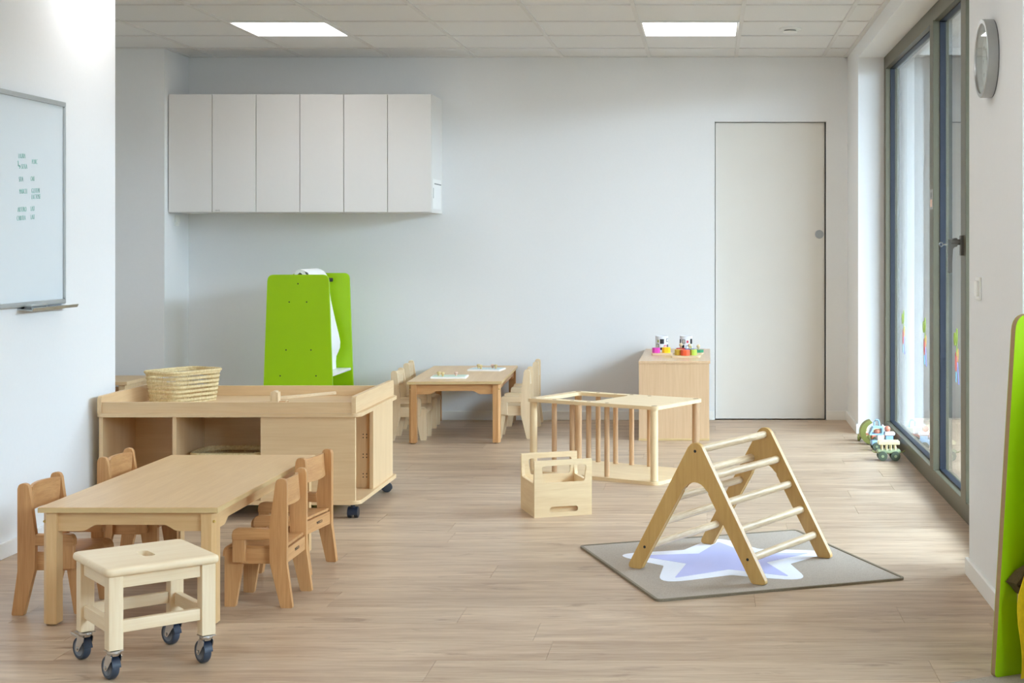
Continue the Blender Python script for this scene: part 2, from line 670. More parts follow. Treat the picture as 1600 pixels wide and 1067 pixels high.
# ceiling: mineral tiles in a T-grid
ceil = struct(B().box(XA - 0.15, XBAY + 0.15, YREAR - 0.15, YB + 0.2, HC + 0.04, HC + 0.10).build('ceiling', 'ceiling_tile'))
GX = [0.791 - 0.6 * k for k in range(9, -3, -1)]
GY = [9.857 - 0.6 * k for k in range(20, -1, -1)]
xs = [XA] + [g for g in GX if XA + 0.02 < g < XBAY - 0.02] + [XBAY]
ys = [YREAR] + [g for g in GY if g > YREAR + 0.02] + [YB]
light_cells = []
for ly in (8.657, 6.257, 3.857, 1.457):
    for lx in (-2.809, -0.409):
        light_cells.append((round(lx, 2), round(ly, 2)))
tile_me = B().box(0.006, 0.594, 0.006, 0.594, 0.004, 0.018, 0.002, 1).mesh('ceiling_tile', 'ceiling_tile')
for i in range(len(xs) - 1):
    for j in range(len(ys) - 1):
        x0, x1, y0, y1 = xs[i], xs[i + 1], ys[j], ys[j + 1]
        if (round(x0, 2), round(y0, 2)) in light_cells:
            continue
        xm, ym = (x0 + x1) / 2, (y0 + y1) / 2
        if xm < XL and ym < 6.6:
            continue
        if x0 > XR and ym > YBAY:
            continue
        if x0 < XR < x1 and ym > YBAY:
            x1 = XR
        if abs(x1 - x0 - 0.6) < 1e-3 and abs(y1 - y0 - 0.6) < 1e-3:
            inst('ceiling_tile', tile_me, ceil, (x0, y0, HC))
        else:
            me = B().box(0.006, x1 - x0 - 0.006, 0.006, y1 - y0 - 0.006, 0.004, 0.018, 0.002, 1).mesh('ceiling_tile', 'ceiling_tile')
            inst('ceiling_tile', me, ceil, (x0, y0, HC))
for g in xs[1:-1]:
    y0 = 6.75 if g < XL else YREAR
    y1 = YBAY if g > XR else YB
    B().box(g - 0.012, g + 0.012, y0, y1, HC - 0.003, HC + 0.006).build('ceiling_grid_bar', 'ceiling_grid', ceil)
for g in ys[1:-1]:
    B().box(XL if g < 6.6 else XA, XBAY if g < YBAY else XR, g - 0.011, g + 0.011, HC - 0.002, HC + 0.007).build('ceiling_grid_bar', 'ceiling_grid', ceil)
e = B()
e.box(XR - 0.026, XR, YBAY, YB, HC - 0.004, HC + 0.005).box(-3.59, XR, YB - 0.022, YB, HC - 0.004, HC + 0.005)
e.box(-3.59, -3.568, 9.84, YB, HC - 0.004, HC + 0.005).box(XA, -3.568, 9.818, 9.84, HC - 0.004, HC + 0.005)
e.box(XL, XL + 0.022, YREAR, 6.875, HC - 0.004, HC + 0.005)
e.build('edge_trim', 'ceiling_grid', ceil)

# ceiling lights
lab = {(-2.81, 6.26): 'square white ceiling light panel above the play trolley', (-0.41, 6.26): 'square white ceiling light panel above the star rug',
       (-2.81, 3.86): 'square white ceiling light panel above the whiteboard end', (-0.41, 3.86): 'square white ceiling light panel above the open floor before the rug',
       (-2.81, 1.46): 'square white ceiling light panel beside the camera along the left wall', (-0.41, 1.46): 'square white ceiling light panel over the camera',
       (-2.81, 8.66): 'square white ceiling light panel above the wall cabinets', (-0.41, 8.66): 'square white ceiling light panel nearest the smoke detector and the door'}
for lx, ly in light_cells:
    t = thing('ceiling_light', lab[(lx, ly)], 'light', (lx, ly, HC), 0, 'ceiling light panels')
    f = B()
    f.prism([rrect(0.013, 0.587, 0.013, 0.587, 0.012), rrect(0.024, 0.576, 0.024, 0.576, 0.008)], XY, -0.004, 0.012)
    f.build('frame', 'white_trim', t)
    B().prism([rrect(0.022, 0.578, 0.022, 0.578, 0.008)], XY, 0.0, 0.010).build('diffuser', 'light_diffuser', t)

# smoke detector in a ceiling tile
t = thing('smoke_detector', 'flat round white smoke detector on the ceiling near the door', 'detector', (0.49, 8.95, HC - 0.0))
B().lathe([(0, 0.004), (0.066, 0.004), (0.066, -0.004), (0.058, -0.007), (0.046, -0.008), (0, -0.008)], 32).build('base_ring', 'white_trim', t)
B().lathe([(0, -0.008), (0.036, -0.008), (0.036, -0.016), (0, -0.016)], 28).build('sensor_slot', 'text_grey', t)
B().lathe([(0, -0.016), (0.046, -0.016), (0.042, -0.023), (0.0, -0.026)], 32).build('cap', 'white_trim', t)

# sliding door in its pocket
dr = struct_empty('door_1', (DX0, YB, 0))
B().box(0.004, DX1 - DX0 - 0.007, 0.045, 0.085, 0.003, DZ - 0.004, 0.002).build('door_leaf', 'door_white', dr)
B().box(DX1 - DX0 - 0.006, DX1 - DX0, 0.03, 0.09, 0.0, DZ).build('shadow_gap', 'dark_gap', dr)  # solid dark strip stands in for shade in the side gap
B().box(0, DX1 - DX0, 0.035, 0.09, DZ - 0.003, DZ).build('head_gap', 'text_grey', dr)  # grey strip painted as the shade in the gap over the leaf
h = B()
h.lathe([(0.0, 0.0), (0.018, 0.0), (0.020, -0.004), (0.030, -0.004), (0.030, 0.003), (0.0, 0.003)], 28)
h.xf(Matrix.Rotation(-PI / 2, 4, 'X').to_4x4())
h.xf(Matrix.Translation((0.725, 0.0445, 1.282)) @ Matrix.Rotation(PI, 4, 'Z'))
h.build('recessed_pull', 'brushed_steel', dr)

# ------------------------------------------------------------------ windows


def make_window(name, x, y0, y1, posts, z1):
    """frame in the plane x (room face), panes between the posts (list of (ya, yb))"""
    t = struct_empty(name, (x, 0, 0))
    D = 0.075
    zb, zt = 0.088, z1 - 0.08
    edges = [y0] + [v for p in posts for v in p] + [y1]
    B().box(0, D, y0, y1, z1 - 0.08, z1, 0.002).build('head_rail', 'window_bronze', t)
    B().box(0, D, y0, y1, 0.0, zb, 0.002).build('bottom_rail', 'window_bronze', t)
    B().box(0, D, y0, y0 + 0.09, zb, zt, 0.002).build('jamb', 'window_bronze', t)
    B().box(0, D, y1 - 0.09, y1, zb, zt, 0.002).build('jamb', 'window_bronze', t)
    for a, c in posts:
        B().box(-0.004, D, a, c, zb - 0.004, zt + 0.004, 0.002).build('mullion', 'window_bronze', t)
    spans = []
    ys_ = [y0 + 0.09] + [v for p in posts for v in p] + [y1 - 0.09]
    for k in range(0, len(ys_), 2):
        spans.append((ys_[k], ys_[k + 1]))
    for a, c in spans:
        g = B()
        gk = 0.030
        g.box(gk, 0.06, a, a + 0.006, zb, zt).box(gk, 0.06, c - 0.006, c, zb, zt)
        g.box(gk, 0.06, a, c, zb, zb + 0.006).box(gk, 0.06, a, c, zt - 0.006, zt)
        g.build('gasket', 'window_gasket', t)
        B().box(0.044, 0.068, a + 0.003, c - 0.003, zb + 0.003, zt - 0.003).build('pane', 'window_glass', t)
    return t


win = make_window('window_1', 1.125, NY0, NY1, [(6.498, 6.627), (7.443, 7.555)], NZ)
win2 = make_window('window_2', XBAY + 0.05, 0.6, 3.0, [(1.75, 1.85)], NZ)

# lever handle with key on the sash post
hd = B()
hd.box(-0.018, 0, 6.545, 6.582, 1.165, 1.255, 0.004)
hd.cyl((-0.018, 6.563, 1.225), (-0.058, 6.563, 1.225), 0.013, seg=14)
hd.build('handle_plate', 'grey_metal', win)
hd = B()
hd.prism([round_poly([(-0.070, 1.238), (-0.030, 1.244), (-0.030, 1.206), (-0.050, 1.200), (-0.056, 1.09), (-0.070, 1.088)], 0.006)], XZ, 6.553, 6.573, 0.003)
hd.build('handle_lever', 'grey_metal', win)
hd = B()
hd.cyl((-0.07, 6.563, 1.215), (-0.092, 6.563, 1.215), 0.003, seg=8)
hd.prism([arc(-0.101, 1.215, 0.011, 0, 345, 16), arc(-0.101, 1.215, 0.006, 0, 345, 12)], XZ, 6.562, 6.5645)
hd.build('key', 'steel', win)

# clear label stuck on the window post
t = thing('window_label', 'small clear film label stuck on the window post above the handle', 'label', (1.1205, 7.50, 1.39))
B().box(-0.0012, 0, -0.05, 0.05, 0, 0.10, 0).build('film', 'clear_film', t)
B().box(-0.0018, -0.0012, -0.036, 0.02, 0.012, 0.05).build('print_patch', 'peg_pink', t)
B().box(-0.0018, -0.0012, -0.036, 0.02, 0.06, 0.085).build('print_patch', 'text_grey', t)


def sticker(label, y):
    t = thing('flower_sticker', label, 'sticker', (1.1688, y, 0.56), 0, 'flower stickers on the window')

    def el(cy, cz, ry, rz, tilt=0):
        pts = []
        for i in range(18):
            a = 2 * PI * i / 18
            u, v = ry * math.cos(a), rz * math.sin(a)
            q = math.radians(tilt)
            pts.append((cy + u * math.cos(q) - v * math.sin(q), cz + u * math.sin(q) + v * math.cos(q)))
        return pts
    for nm, mt, pts in [('leaf', 'leaf_green', el(0.045, 0.205, 0.030, 0.032, -20)), ('leaf', 'leaf_green', el(-0.010, 0.218, 0.022, 0.042, 6)),
                        ('stem', 'leaf_green', [(-0.016, 0.20), (-0.004, 0.20), (-0.006, 0.13), (-0.020, 0.13)]),
                        ('red_petal', 'st_red', el(0.012, 0.100, 0.026, 0.048, 8)), ('orange_petal', 'st_orange', el(-0.045, 0.135, 0.015, 0.032, 10)),
                        ('cyan_leg', 'st_cyan', [(0.022, 0.055), (0.0, 0.055), (0.0, 0.004), (0.022, 0.004)]),
                        ('blue_leg', 'st_blue', [(-0.025, 0.10), (-0.040, 0.10), (-0.075, 0.0), (-0.052, 0.0)])]:
        B().prism([pts], YZ, -0.0012, -0.0004).build(nm, mt, t)
    return t


sticker('colourful flower sticker low on the far end of the glass', 8.94)
sticker('colourful flower sticker in the middle, on the near end of the longest pane', 8.06)
sticker('colourful flower sticker on the narrow pane below the window handle', 7.03)

# outside
struct(B().box(1.32, 14, -8, 16, -0.25, -0.08).build('ground_outside', 'outside_paving'))
struct(B().box(1.32, 6.0, 10.55, 10.85, -0.2, 3.4).build('added_view_blocker', 'view_blocker_grey'))  # added dark slab, keeps bright sky from showing through the glass
struct(B().box(1.33, 3.9, 4.72, 10.54, 2.80, 2.95).build('added_sky_blocker', 'wall_paint'))  # added and unseen, cuts high sky light on the floor by the window
struct(B().box(7.0, 7.2, -8, 16, -0.2, 2.7).build('added_horizon_blocker', 'horizon_blocker_grey'))  # added and unseen, dims level daylight reaching the left wall

# ------------------------------------------------------------------ wall things
# whiteboard on the left wall
wb = thing('whiteboard', 'wall mounted whiteboard with silver frame and green handwriting', 'whiteboard', (XL, 0, 0))
Y0, Y1, Z0, Z1 = 4.30, 6.30, 0.966, 1.815
B().box(0.002, 0.014, Y0 + 0.01, Y1 - 0.01, Z0 + 0.01, Z1 - 0.01).build('writing_surface', 'whiteboard', wb)
B().box(0, 0.022, Y0, Y1, Z1 - 0.02, Z1, 0.003).build('frame_rail', 'aluminium', wb)
B().box(0, 0.022, Y0, Y1, Z0, Z0 + 0.02, 0.003).build('frame_rail', 'aluminium', wb)
B().box(0, 0.022, Y1 - 0.016, Y1, Z0 + 0.02, Z1 - 0.02, 0.003).build('frame_stile', 'aluminium', wb)
B().box(0, 0.022, Y0, Y0 + 0.016, Z0 + 0.02, Z1 - 0.02, 0.003).build('frame_stile', 'aluminium', wb)
B().prism([[(0.0, Z0 - 0.012), (0.06, Z0 - 0.016), (0.066, Z0 - 0.004), (0.062, Z0 - 0.003), (0.057, Z0 - 0.010), (0.0, Z0 - 0.006)]], XZ, 5.90, 6.32).build('pen_tray', 'aluminium', wb)
lines = [('LAURA', 29, 247.5), ('PORC', 50, 256.5), ('SOFIA', 33.6, 264), ('SITA', 29.7, 284), ('OAI', 48, 283), ('MARCEL', 30.3, 303),
         ('GLUTEN', 49.3, 302), ('LACTOSE', 49.3, 311.5), ('ARTURO', 27.7, 331.5), ('LAIT', 48, 330), ('CAROLA', 26.4, 345), ('LAIT', 48, 343)]
for body, px, py in lines:
    y = 2.72 * FPX / (1107 - px)
    z = EYE + (380 - py) * y / FPX
    M = frame_M((0.0146, y, z), (0, 1, 0.05), (0, -0.03, 1)) @ Matrix.Diagonal((0.72, 1.1, 1, 1))
    text('handwriting', body, 0.027, 'marker_green', wb, M, offset=-0.0007)
a = B()
a.tube([(0.0148, 5.875, 1.545), (0.0148, 5.878, 1.525), (0.0148, 5.895, 1.522)], 0.0016, 5)
a.tube([(0.0148, 5.888, 1.528), (0.0148, 5.896, 1.522), (0.0148, 5.888, 1.516)], 0.0014, 5)
a.build('handwriting_arrow', 'marker_green', wb)

t = thing('whiteboard_eraser', 'slim grey eraser lying on the whiteboard pen tray', 'eraser', (XL + 0.034, 5.99, Z0 - 0.0115))
B().box(-0.016, 0.016, -0.075, 0.06, 0, 0.012, 0.003).build('felt', 'text_grey', t)
B().box(-0.017, 0.017, -0.075, 0.062, 0.012, 0.022, 0.003).build('grip', 'aluminium', t)

# wall cabinets: three units, two doors each
cx0, cw = -3.585, (3.585 - 1.839) / 3
labs = ['white wall cabinet unit at the left end, against the pier', 'middle white wall cabinet unit between two others',
        'white wall cabinet unit at the right end with paper note on its side']
cabs = []
for k in range(3):
    t = thing('wall_cabinet', labs[k], 'cabinet', (cx0 + k * cw, YB, 1.424), 0, 'white wall cabinets')
    cabs.append(t)
    H, Dp = 0.786, 0.404
    b_ = B()
    b_.box(0, 0.018, -Dp + 0.022, 0, 0, H).box(cw - 0.018, cw, -Dp + 0.022, 0, 0, H)
    b_.box(0.018, cw - 0.018, -Dp + 0.022, 0, 0, 0.018).box(0.018, cw - 0.018, -Dp + 0.022, 0, H - 0.018, H)
    b_.box(0.018, cw - 0.018, -0.01, 0, 0.018, H - 0.018)
    b_.build('carcass', 'white_laminate', t)
    for q in range(2):
        B().box(q * cw / 2 + 0.002, (q + 1) * cw / 2 - 0.002, -Dp, -Dp + 0.019, 0.003, H - 0.002, 0.0015).build('door', 'white_laminate', t)
text('door_lettering', 'VERTE', 0.011, 'text_grey', cabs[0], frame_M((cw / 2 + 0.02, -0.4043, 0.010), (1, 0, 0), (0, 0, 1)))
nt_ = thing('paper_note', 'small white paper note stuck on the cabinet end panel', 'note', (-1.839, YB - 0.20, 1.45))
B().box(0.0, 0.003, -0.16, 0.14, 0.0, 0.20, 0.001).build('sheet', 'paper', nt_)
B().box(0.003, 0.004, -0.11, 0.14, 0.165, 0.172).build('printed_line', 'text_grey', nt_)
B().box(0.003, 0.004, -0.15, -0.142, 0.07, 0.14).build('printed_bar', 'text_grey', nt_)


def switch(label, M):
    t = thing('light_switch', label, 'switch')
    t.matrix_world = M
    B().box(-0.04, 0.04, -0.04, 0.04, 0, 0.008, 0.003).build('cover_plate', 'switch_white', t)
    B().box(-0.026, 0.026, -0.028, 0.028, 0.008, 0.016, 0.003).build('rocker', 'switch_white', t)


switch('white light switch on the right wall below the clock', frame_M((XR, 5.28, 1.06), (0, -1, 0), (0, 0, 1)) @ Matrix.Identity(4))
switch('small white light switch on the pier under the wall cabinets', frame_M((-3.59, 10.06, 1.372), (0, 1, 0), (0, 0, 1)) @ Matrix.Diagonal((0.9, 0.9, 1, 1)))

# clock
ck = thing('wall_clock', 'round silver wall clock with white dial on the right wall', 'clock')
ck.matrix_world = frame_M((XR, 5.05, 1.845), (0, -1, 0), (0, 0, 1))
R = 0.1325
B().lathe([(R - 0.004, 0.0), (R - 0.001, 0.0), (R - 0.001, 0.004), (R - 0.004, 0.004)], 56).build('back_gasket', 'black_plastic', ck)
B().lathe([(R - 0.016, 0.003), (R, 0.003), (R, 0.036), (R - 0.002, 0.038), (R - 0.014, 0.038), (R - 0.017, 0.034), (R - 0.016, 0.003)], 64).build('rim', 'brushed_steel', ck)
B().lathe([(0, 0.004), (R - 0.017, 0.004), (R - 0.017, 0.012), (0, 0.012)], 56).build('dial', 'clock_face', ck)
for hnum in range(1, 13):
    a = math.radians(90 - 30 * hnum)
    text('numeral', str(hnum), 0.022, 'clock_mark', ck, Matrix.Translation((0.092 * math.cos(a), 0.092 * math.sin(a) - 0.008, 0.0124)), align='CENTER')


def hand(name, deg, ln, wd, tail):
    a = math.radians(90 - deg)
    o = B().box(-tail, ln, -wd / 2, wd / 2, 0.015, 0.016).xf(Matrix.Rotation(a, 4, 'Z'))
    o.build(name, 'clock_mark', ck)


hand('hour_hand', 318, 0.052, 0.006, 0.02)
hand('minute_hand', 20, 0.075, 0.004, 0.02)
B().lathe([(0, 0.012), (0.006, 0.012), (0.006, 0.019), (0, 0.019)], 16).build('hub', 'clock_mark', ck)
B().lathe([(0, 0.0330), (R - 0.0165, 0.0330), (R - 0.0165, 0.0345), (0, 0.0345)], 56).build('glass_cover', 'window_glass', ck)

# ------------------------------------------------------------------ children's tables
def make_table(label, loc, rotz, apron_mat, leg_mat):
    Lx, Ly, H, T = 0.572, 1.18, 0.380, 0.017
    t = thing('low_table', label, 'table', loc, rotz, 'low wooden tables')
    hx, hy = Lx / 2, Ly / 2
    B().box(-hx, hx, -hy, hy, H - T, H - 0.0025).build('edge_band', 'edge_band', t)
    B().box(-hx + 0.0006, hx - 0.0006, -hy + 0.0006, hy - 0.0006, H - 0.003, H, 0.001, 1).build('table_top', 'table_maple_y', t)
    s = 0.046
    zt = H - T
    for sx in (-1, 1):
        for sy in (-1, 1):
            x0, y0 = sx * (hx - 0.010), sy * (hy - 0.010)
            c = 0.013
            P = [(x0 - sx * c, y0), (x0, y0 - sy * c), (x0, y0 - sy * s), (x0 - sx * s, y0 - sy * s), (x0 - sx * s, y0)]
            lg = B().prism([P], XY, 0.006, zt, 0.0015, 1).build('leg', leg_mat + '_z', t)
            B().cyl((x0 - sx * s / 2, y0 - sy * s / 2, 0), (x0 - sx * s / 2, y0 - sy * s / 2, 0.006), 0.015, seg=14).build('glide', 'mdf_edge', lg)
            bx, by = x0 - sx * c / 2, y0 - sy * c / 2
            bo = B().cyl((bx - sx * 0.001, by - sy * 0.001, zt - 0.03), (bx + sx * 0.004, by + sy * 0.004, zt - 0.03), 0.0055, 0.003, seg=12)
            bo.build('bolt', 'brass', lg)

    def apron(half):
        z0, z1, zz = zt - 0.062, zt, zt - 0.042
        return [(-half, z1), (-half, z0), (-half + 0.075, z0)] + [(-half + 0.075 + 0.05 * k / 6, z0 + (zz - z0) * (0.5 - 0.5 * math.cos(PI * k / 6))) for k in range(1, 7)] + \
               [(half - 0.125 + 0.05 * k / 6, zz + (z0 - zz) * (0.5 - 0.5 * math.cos(PI * k / 6))) for k in range(0, 6)] + [(half - 0.075, z0), (half, z0), (half, z1)]
    a = apron(hx - 0.010 - s)
    for sy in (-1, 1):
        y = sy * (hy - 0.022)
        B().prism([a], XZ, y, y - sy * 0.02).build('apron', apron_mat + '_x', t)
    a = apron(hy - 0.010 - s)
    for sx in (-1, 1):
        x = sx * (hx - 0.022)
        B().prism([a], YZ, x, x - sx * 0.02).build('apron', apron_mat + '_y', t)
    return t


near_table = make_table('low wooden table in the foreground behind the wheeled stool', (-1.8465, 5.33, 0), 0, 'table_maple', 'table_maple')
far_table = make_table('low wooden table against the back wall with two peg boards', (-1.570, 9.645, 0), 2.6, 'beech', 'beech')


# ------------------------------------------------------------------ toddler armchairs
def make_chair(label, loc, rotz, wd, group):
    """faces local +x"""
    t = thing('toddler_chair', label, 'chair', loc, rotz, group)
    ZM = wd + '_z'
    up = round_poly([(-0.117, 0.0), (-0.0775, 0.0), (-0.041, 0.150), (-0.039, 0.265), (-0.062, 0.432), (-0.0975, 0.432), (-0.0975, 0.145)],
                    [0.003, 0.003, 0.03, 0.04, 0.017, 0.017, 0.03], 5)
    fl_ = round_poly([(0.080, 0.0), (0.1165, 0.0), (0.1165, 0.197), (0.054, 0.197), (0.057, 0.140)], [0.003, 0.003, 0.022, 0, 0.02], 5)
    ar = round_poly([(-0.042, 0.228), (0.0855, 0.228), (0.0855, 0.265), (-0.040, 0.265)], [0, 0.002, 0.032, 0], 6)
    for s in (-1, 1):
        B().prism([up], XZ, s * 0.112, s * 0.132, 0.003).build('back_leg', ZM, t)
        B().prism([fl_], XZ, s * 0.092, s * 0.1119, 0.002).build('front_leg', ZM, t)
        B().box(-0.085, 0.060, min(s * 0.0925, s * 0.1118), max(s * 0.0925, s * 0.1118), 0.144, 0.196, 0.0015, 1).build('side_rail', wd + '_x', t)
        ao = B().prism([ar], XZ, s * 0.104, s * 0.132, 0.003).build('armrest', wd + '_x', t)
        B().box(0.042, 0.0853, min(s * 0.1122, s * 0.130), max(s * 0.1122, s * 0.130), 0.152, 0.2285, 0.0015, 1).build('arm_post', ZM, t)
    # seat with a waterfall front
    path = [(-0.088, 0.2025), (-0.05, 0.2005), (0.0, 0.1995), (0.06, 0.2015), (0.09, 0.2025)] + [(0.096 + 0.026 * math.sin(math.radians(a)), 0.1765 + 0.026 * math.cos(math.radians(a))) for a in (0, 20, 40, 60, 80)] + [(0.1225, 0.165)]
    rows = [[(x, y, z + 0.005) for y in (-0.111, -0.05, 0.05, 0.111)] for x, z in path]
    B().sheet(rows, 0.009).build('seat', wd + '_x', t)
    # curved backrest
    rows = []
    for k in range(9):
        y = -0.1115 + 0.223 * k / 8
        q = 1 - (y / 0.1115) ** 2
        rows.append([(-0.074 - 0.022 * q + 0.006 * f, y, 0.334 + 0.0 * q + (0.088 - 0.004 * (1 - q)) * f) for f in (0, 0.5, 1)])
    B().sheet(rows, 0.010).build('backrest', wd + '_y', t)
    rl = B().box(-0.094, -0.078, -0.1118, 0.1118, 0.146, 0.194, 0.002).build('back_rail', wd + '_y', t)
    text('lettering', 'WESCO', 0.015, 'text_dark', rl, frame_M((-0.0945, 0.02, 0.168), (0, -1, 0), (0, 0, 1)))
    return t


g1 = 'beech armchairs around the foreground table'
ch = make_chair('beech toddler armchair at the near table, nearest the camera by the left wall', (-2.167, 5.018, 0), 0, 'beech', g1)
dup(ch, 'beech toddler armchair at the near table in the far left corner beside the trolley', (-2.153, 5.62, 0), 0)
dup(ch, 'beech toddler armchair on the right of the near table, closest to the wheeled stool', (-1.508, 5.117, 0), 180)
dup(ch, 'beech toddler armchair on the right of the near table, in front of the trolley', (-1.5565, 5.612, 0), 180 - 8)
g2 = 'pale birch armchairs around the far table'
ch2 = make_chair('pale birch toddler armchair left of the far table, nearer the trolley', (-1.867, 9.335, 0), 2, 'birch', g2)
dup(ch2, 'pale birch toddler armchair left of the far table, closest to the back wall', (-1.915, 9.925, 0), 4)
dup(ch2, 'pale birch toddler armchair right of the far table, nearer the climbing frame', (-1.215, 9.42, 0), 182)
dup(ch2, 'pale birch toddler armchair right of the far table, closest to the back wall', (-1.235, 10.04, 0), 183)

# ------------------------------------------------------------------ wheeled stool
st = thing('step_stool', 'pale wooden step stool on four blue-grey casters in the foreground', 'stool', (-1.640, 4.345, 0), 39)
SX, SY, ZT = 0.162, 0.162, 0.317
top = B()
top.prism([rrect(-SX, SX, -SY, SY, 0.022, 6), rrect(-0.017, 0.017, -0.045, 0.045, 0.015, 6)], XY, ZT - 0.024, ZT)
bmesh.ops.recalc_face_normals(top.bm, faces=top.bm.faces)
es = [e for e in top.bm.edges if len(e.link_faces) == 2 and e.calc_face_angle(0) > 1.2 and abs(e.verts[0].co.z - e.verts[1].co.z) < 1e-5 and max(abs(e.verts[0].co.x), abs(e.verts[0].co.y)) > 0.1]
bmesh.ops.bevel(top.bm, geom=es, offset=0.010, segments=4, profile=0.5, affect='EDGES')
top.build('seat_board', 'stool_birch_x', st, sharp=40)
LB = 0.086
LEGI, LEGO = 0.110, 0.151
for sx in (-1, 1):
    for sy in (-1, 1):
        B().box(min(sx * LEGI, sx * LEGO), max(sx * LEGI, sx * LEGO), min(sy * LEGI, sy * LEGO), max(sy * LEGI, sy * LEGO), LB, ZT - 0.024, 0.004).build('leg', 'stool_birch_z', st)
for sgn in (-1, 1):
    for z0, z1, nm in ((0.257, ZT - 0.024, 'apron'), (0.132, 0.166, 'stretcher')):
        B().box(-LEGI, LEGI, min(sgn * 0.122, sgn * 0.142), max(sgn * 0.122, sgn * 0.142), z0, z1, 0.003).build(nm, 'stool_birch_x', st)
        B().box(min(sgn * 0.122, sgn * 0.142), max(sgn * 0.122, sgn * 0.142), -LEGI, LEGI, z0 - 0.004, z1, 0.003).build(nm, 'stool_birch_y', st)


def caster(parent, x, y, ztop, ang, brake=False):
    """swivel caster, wheel axle along local y, trailing to local -x"""
    r = 0.034
    q = bpy.data.objects.new('caster', None)
    f = B()
    f.cyl((0, 0, ztop - 0.010), (0, 0, ztop), 0.019, seg=20, bev=0.002)
    f.box(-0.021, 0.021, -0.019, 0.019, ztop - 0.003, ztop - 0.0005)
    f.cyl((0, 0, ztop - 0.016), (0, 0, ztop - 0.010), 0.016, 0.019, seg=20)
    for s in (-1, 1):
        f.prism([round_poly([(-0.016, ztop - 0.014), (0.016, ztop - 0.014), (0.012, ztop - 0.030), (-0.016, r - 0.010), (-0.028, r - 0.006), (-0.026, r + 0.010)], 0.005, 3)], XZ, s * 0.0140, s * 0.0162)
    f.cyl((-0.02, -0.0185, r), (-0.02, 0.0185, r), 0.005, seg=10)
    fo = f.build('caster', 'steel', parent)
    fo.location = (x, y, 0)
    fo.rotation_euler = (0, 0, math.radians(ang))
    wl = B().lathe([(r - 0.011, -0.011), (r - 0.004, -0.0115), (r - 0.0005, -0.007), (r, 0), (r - 0.0005, 0.007), (r - 0.004, 0.0115), (r - 0.011, 0.011), (r - 0.011, -0.011)], 32)
    wl.xf(Matrix.Translation((-0.02, 0, r)) @ Matrix.Rotation(PI / 2, 4, 'X'))
    wl.build('tyre', 'tyre_blue_grey', fo)
    hb = B().lathe([(0, -0.009), (r - 0.018, -0.009), (r - 0.0105, -0.011), (r - 0.0105, 0.011), (r - 0.018, 0.009), (0, 0.009)], 28)
    hb.xf(Matrix.Translation((-0.02, 0, r)) @ Matrix.Rotation(PI / 2, 4, 'X'))
    hb.build('wheel_hub', 'hub_grey', fo)
    B().prism([arc(-0.02, r, r + 0.0035, 5, 62, 8) + arc(-0.02, r, r + 0.0015, 62, 5, 8)], XZ, -0.0125, 0.0125).build('thread_guard', 'navy_plastic', fo)
    if brake:
        B().prism([[(-0.02, ztop - 0.016), (-0.060, ztop - 0.010), (-0.064, ztop - 0.014), (-0.056, ztop - 0.019), (-0.02, ztop - 0.024)]], XZ, -0.012, 0.012, 0.001).build('brake_lever', 'steel', fo)


LC = 0.130
caster(st, -LC, -LC, LB, -80)                # towards the camera
caster(st, LC, -LC, LB, -84)
caster(st, LC, LC, LB, -74)
caster(st, -LC, LC, LB, -76, brake=True)

# ------------------------------------------------------------------ play trolley
CX0, CX1, CY0, CY1 = -2.70, -1.545, 6.58, 7.365
ct = thing('play_trolley', 'long wooden play trolley with raised rim and open compartments on casters', 'trolley', ((CX0 + CX1) / 2, (CY0 + CY1) / 2, 0))
cxm, cym = (CX0 + CX1) / 2, (CY0 + CY1) / 2
hx, hy = (CX1 - CX0) / 2, (CY1 - CY0) / 2
B().prism([rrect(-hx - 0.006, hx + 0.010, -hy - 0.010, hy + 0.010, 0.035, 6)], XY, 0.453, 0.470, 0.003).build('worktop', 'cart_maple_x', ct)
B().prism([rrect(-hx - 0.002, hx + 0.008, -hy - 0.006, hy + 0.006, 0.035, 6)], XY, 0.066, 0.084, 0.003).build('base_board', 'cart_maple_x', ct)
B().box(-hx + 0.022, hx - 0.030, -hy + 0.002, -hy + 0.020, 0.470, 0.518, 0.001, 1).build('front_rim', 'cart_maple_x', ct)
B().box(-hx + 0.022, hx - 0.030, hy - 0.020, hy - 0.002, 0.470, 0.518, 0.001, 1).build('back_rim', 'cart_maple_x', ct)
side = round_poly([(-hy - 0.004, 0.470), (hy + 0.004, 0.470), (hy + 0.004, 0.545), (-hy - 0.004, 0.545)], [0, 0, 0.02, 0.02], 5)
B().prism([side], YZ, hx - 0.030, hx - 0.010, 0.001, 1).build('side_rim', 'cart_maple_y', ct)
B().prism([side], YZ, -hx + 0.004, -hx + 0.022, 0.001, 1).build('side_rim', 'cart_maple_y', ct)
zb, zt = 0.084, 0.453
T = 0.018
B().box(-hx + 0.010, -hx + 0.028, -hy, hy - 0.01, zb, zt, 0.001, 1).build('end_panel', 'cart_maple_z', ct)
xd = -2.358 - cxm
B().box(xd - 0.009, xd + 0.009, -hy + 0.002, 6.95 - cym, zb, zt, 0.001, 1).build('divider', 'cart_maple_z', ct)
xf_ = (407 - 1107) / 354.1 - cxm
B().box(xf_, hx - 0.014, -hy, -hy + T, zb, zt, 0.001, 1).build('front_panel', 'cart_maple_x', ct)
B().box(xf_ + 0.001, xf_ + 0.019, -hy + T, 6.95 - cym, zb, zt, 0.001, 1).build('divider', 'cart_maple_z', ct)
B().box(-hx + 0.028, xf_ + 0.019, 6.95 - cym, 6.968 - cym, zb, zt, 0.001, 1).build('centre_panel', 'cart_maple_x', ct)
yp = 6.893 - cym
pt = B().box(xf_ + 0.019, hx - 0.022, yp + 0.03, yp + 0.03 + T, zb, zt, 0.001, 1).build('partition', 'cart_maple_z', ct)
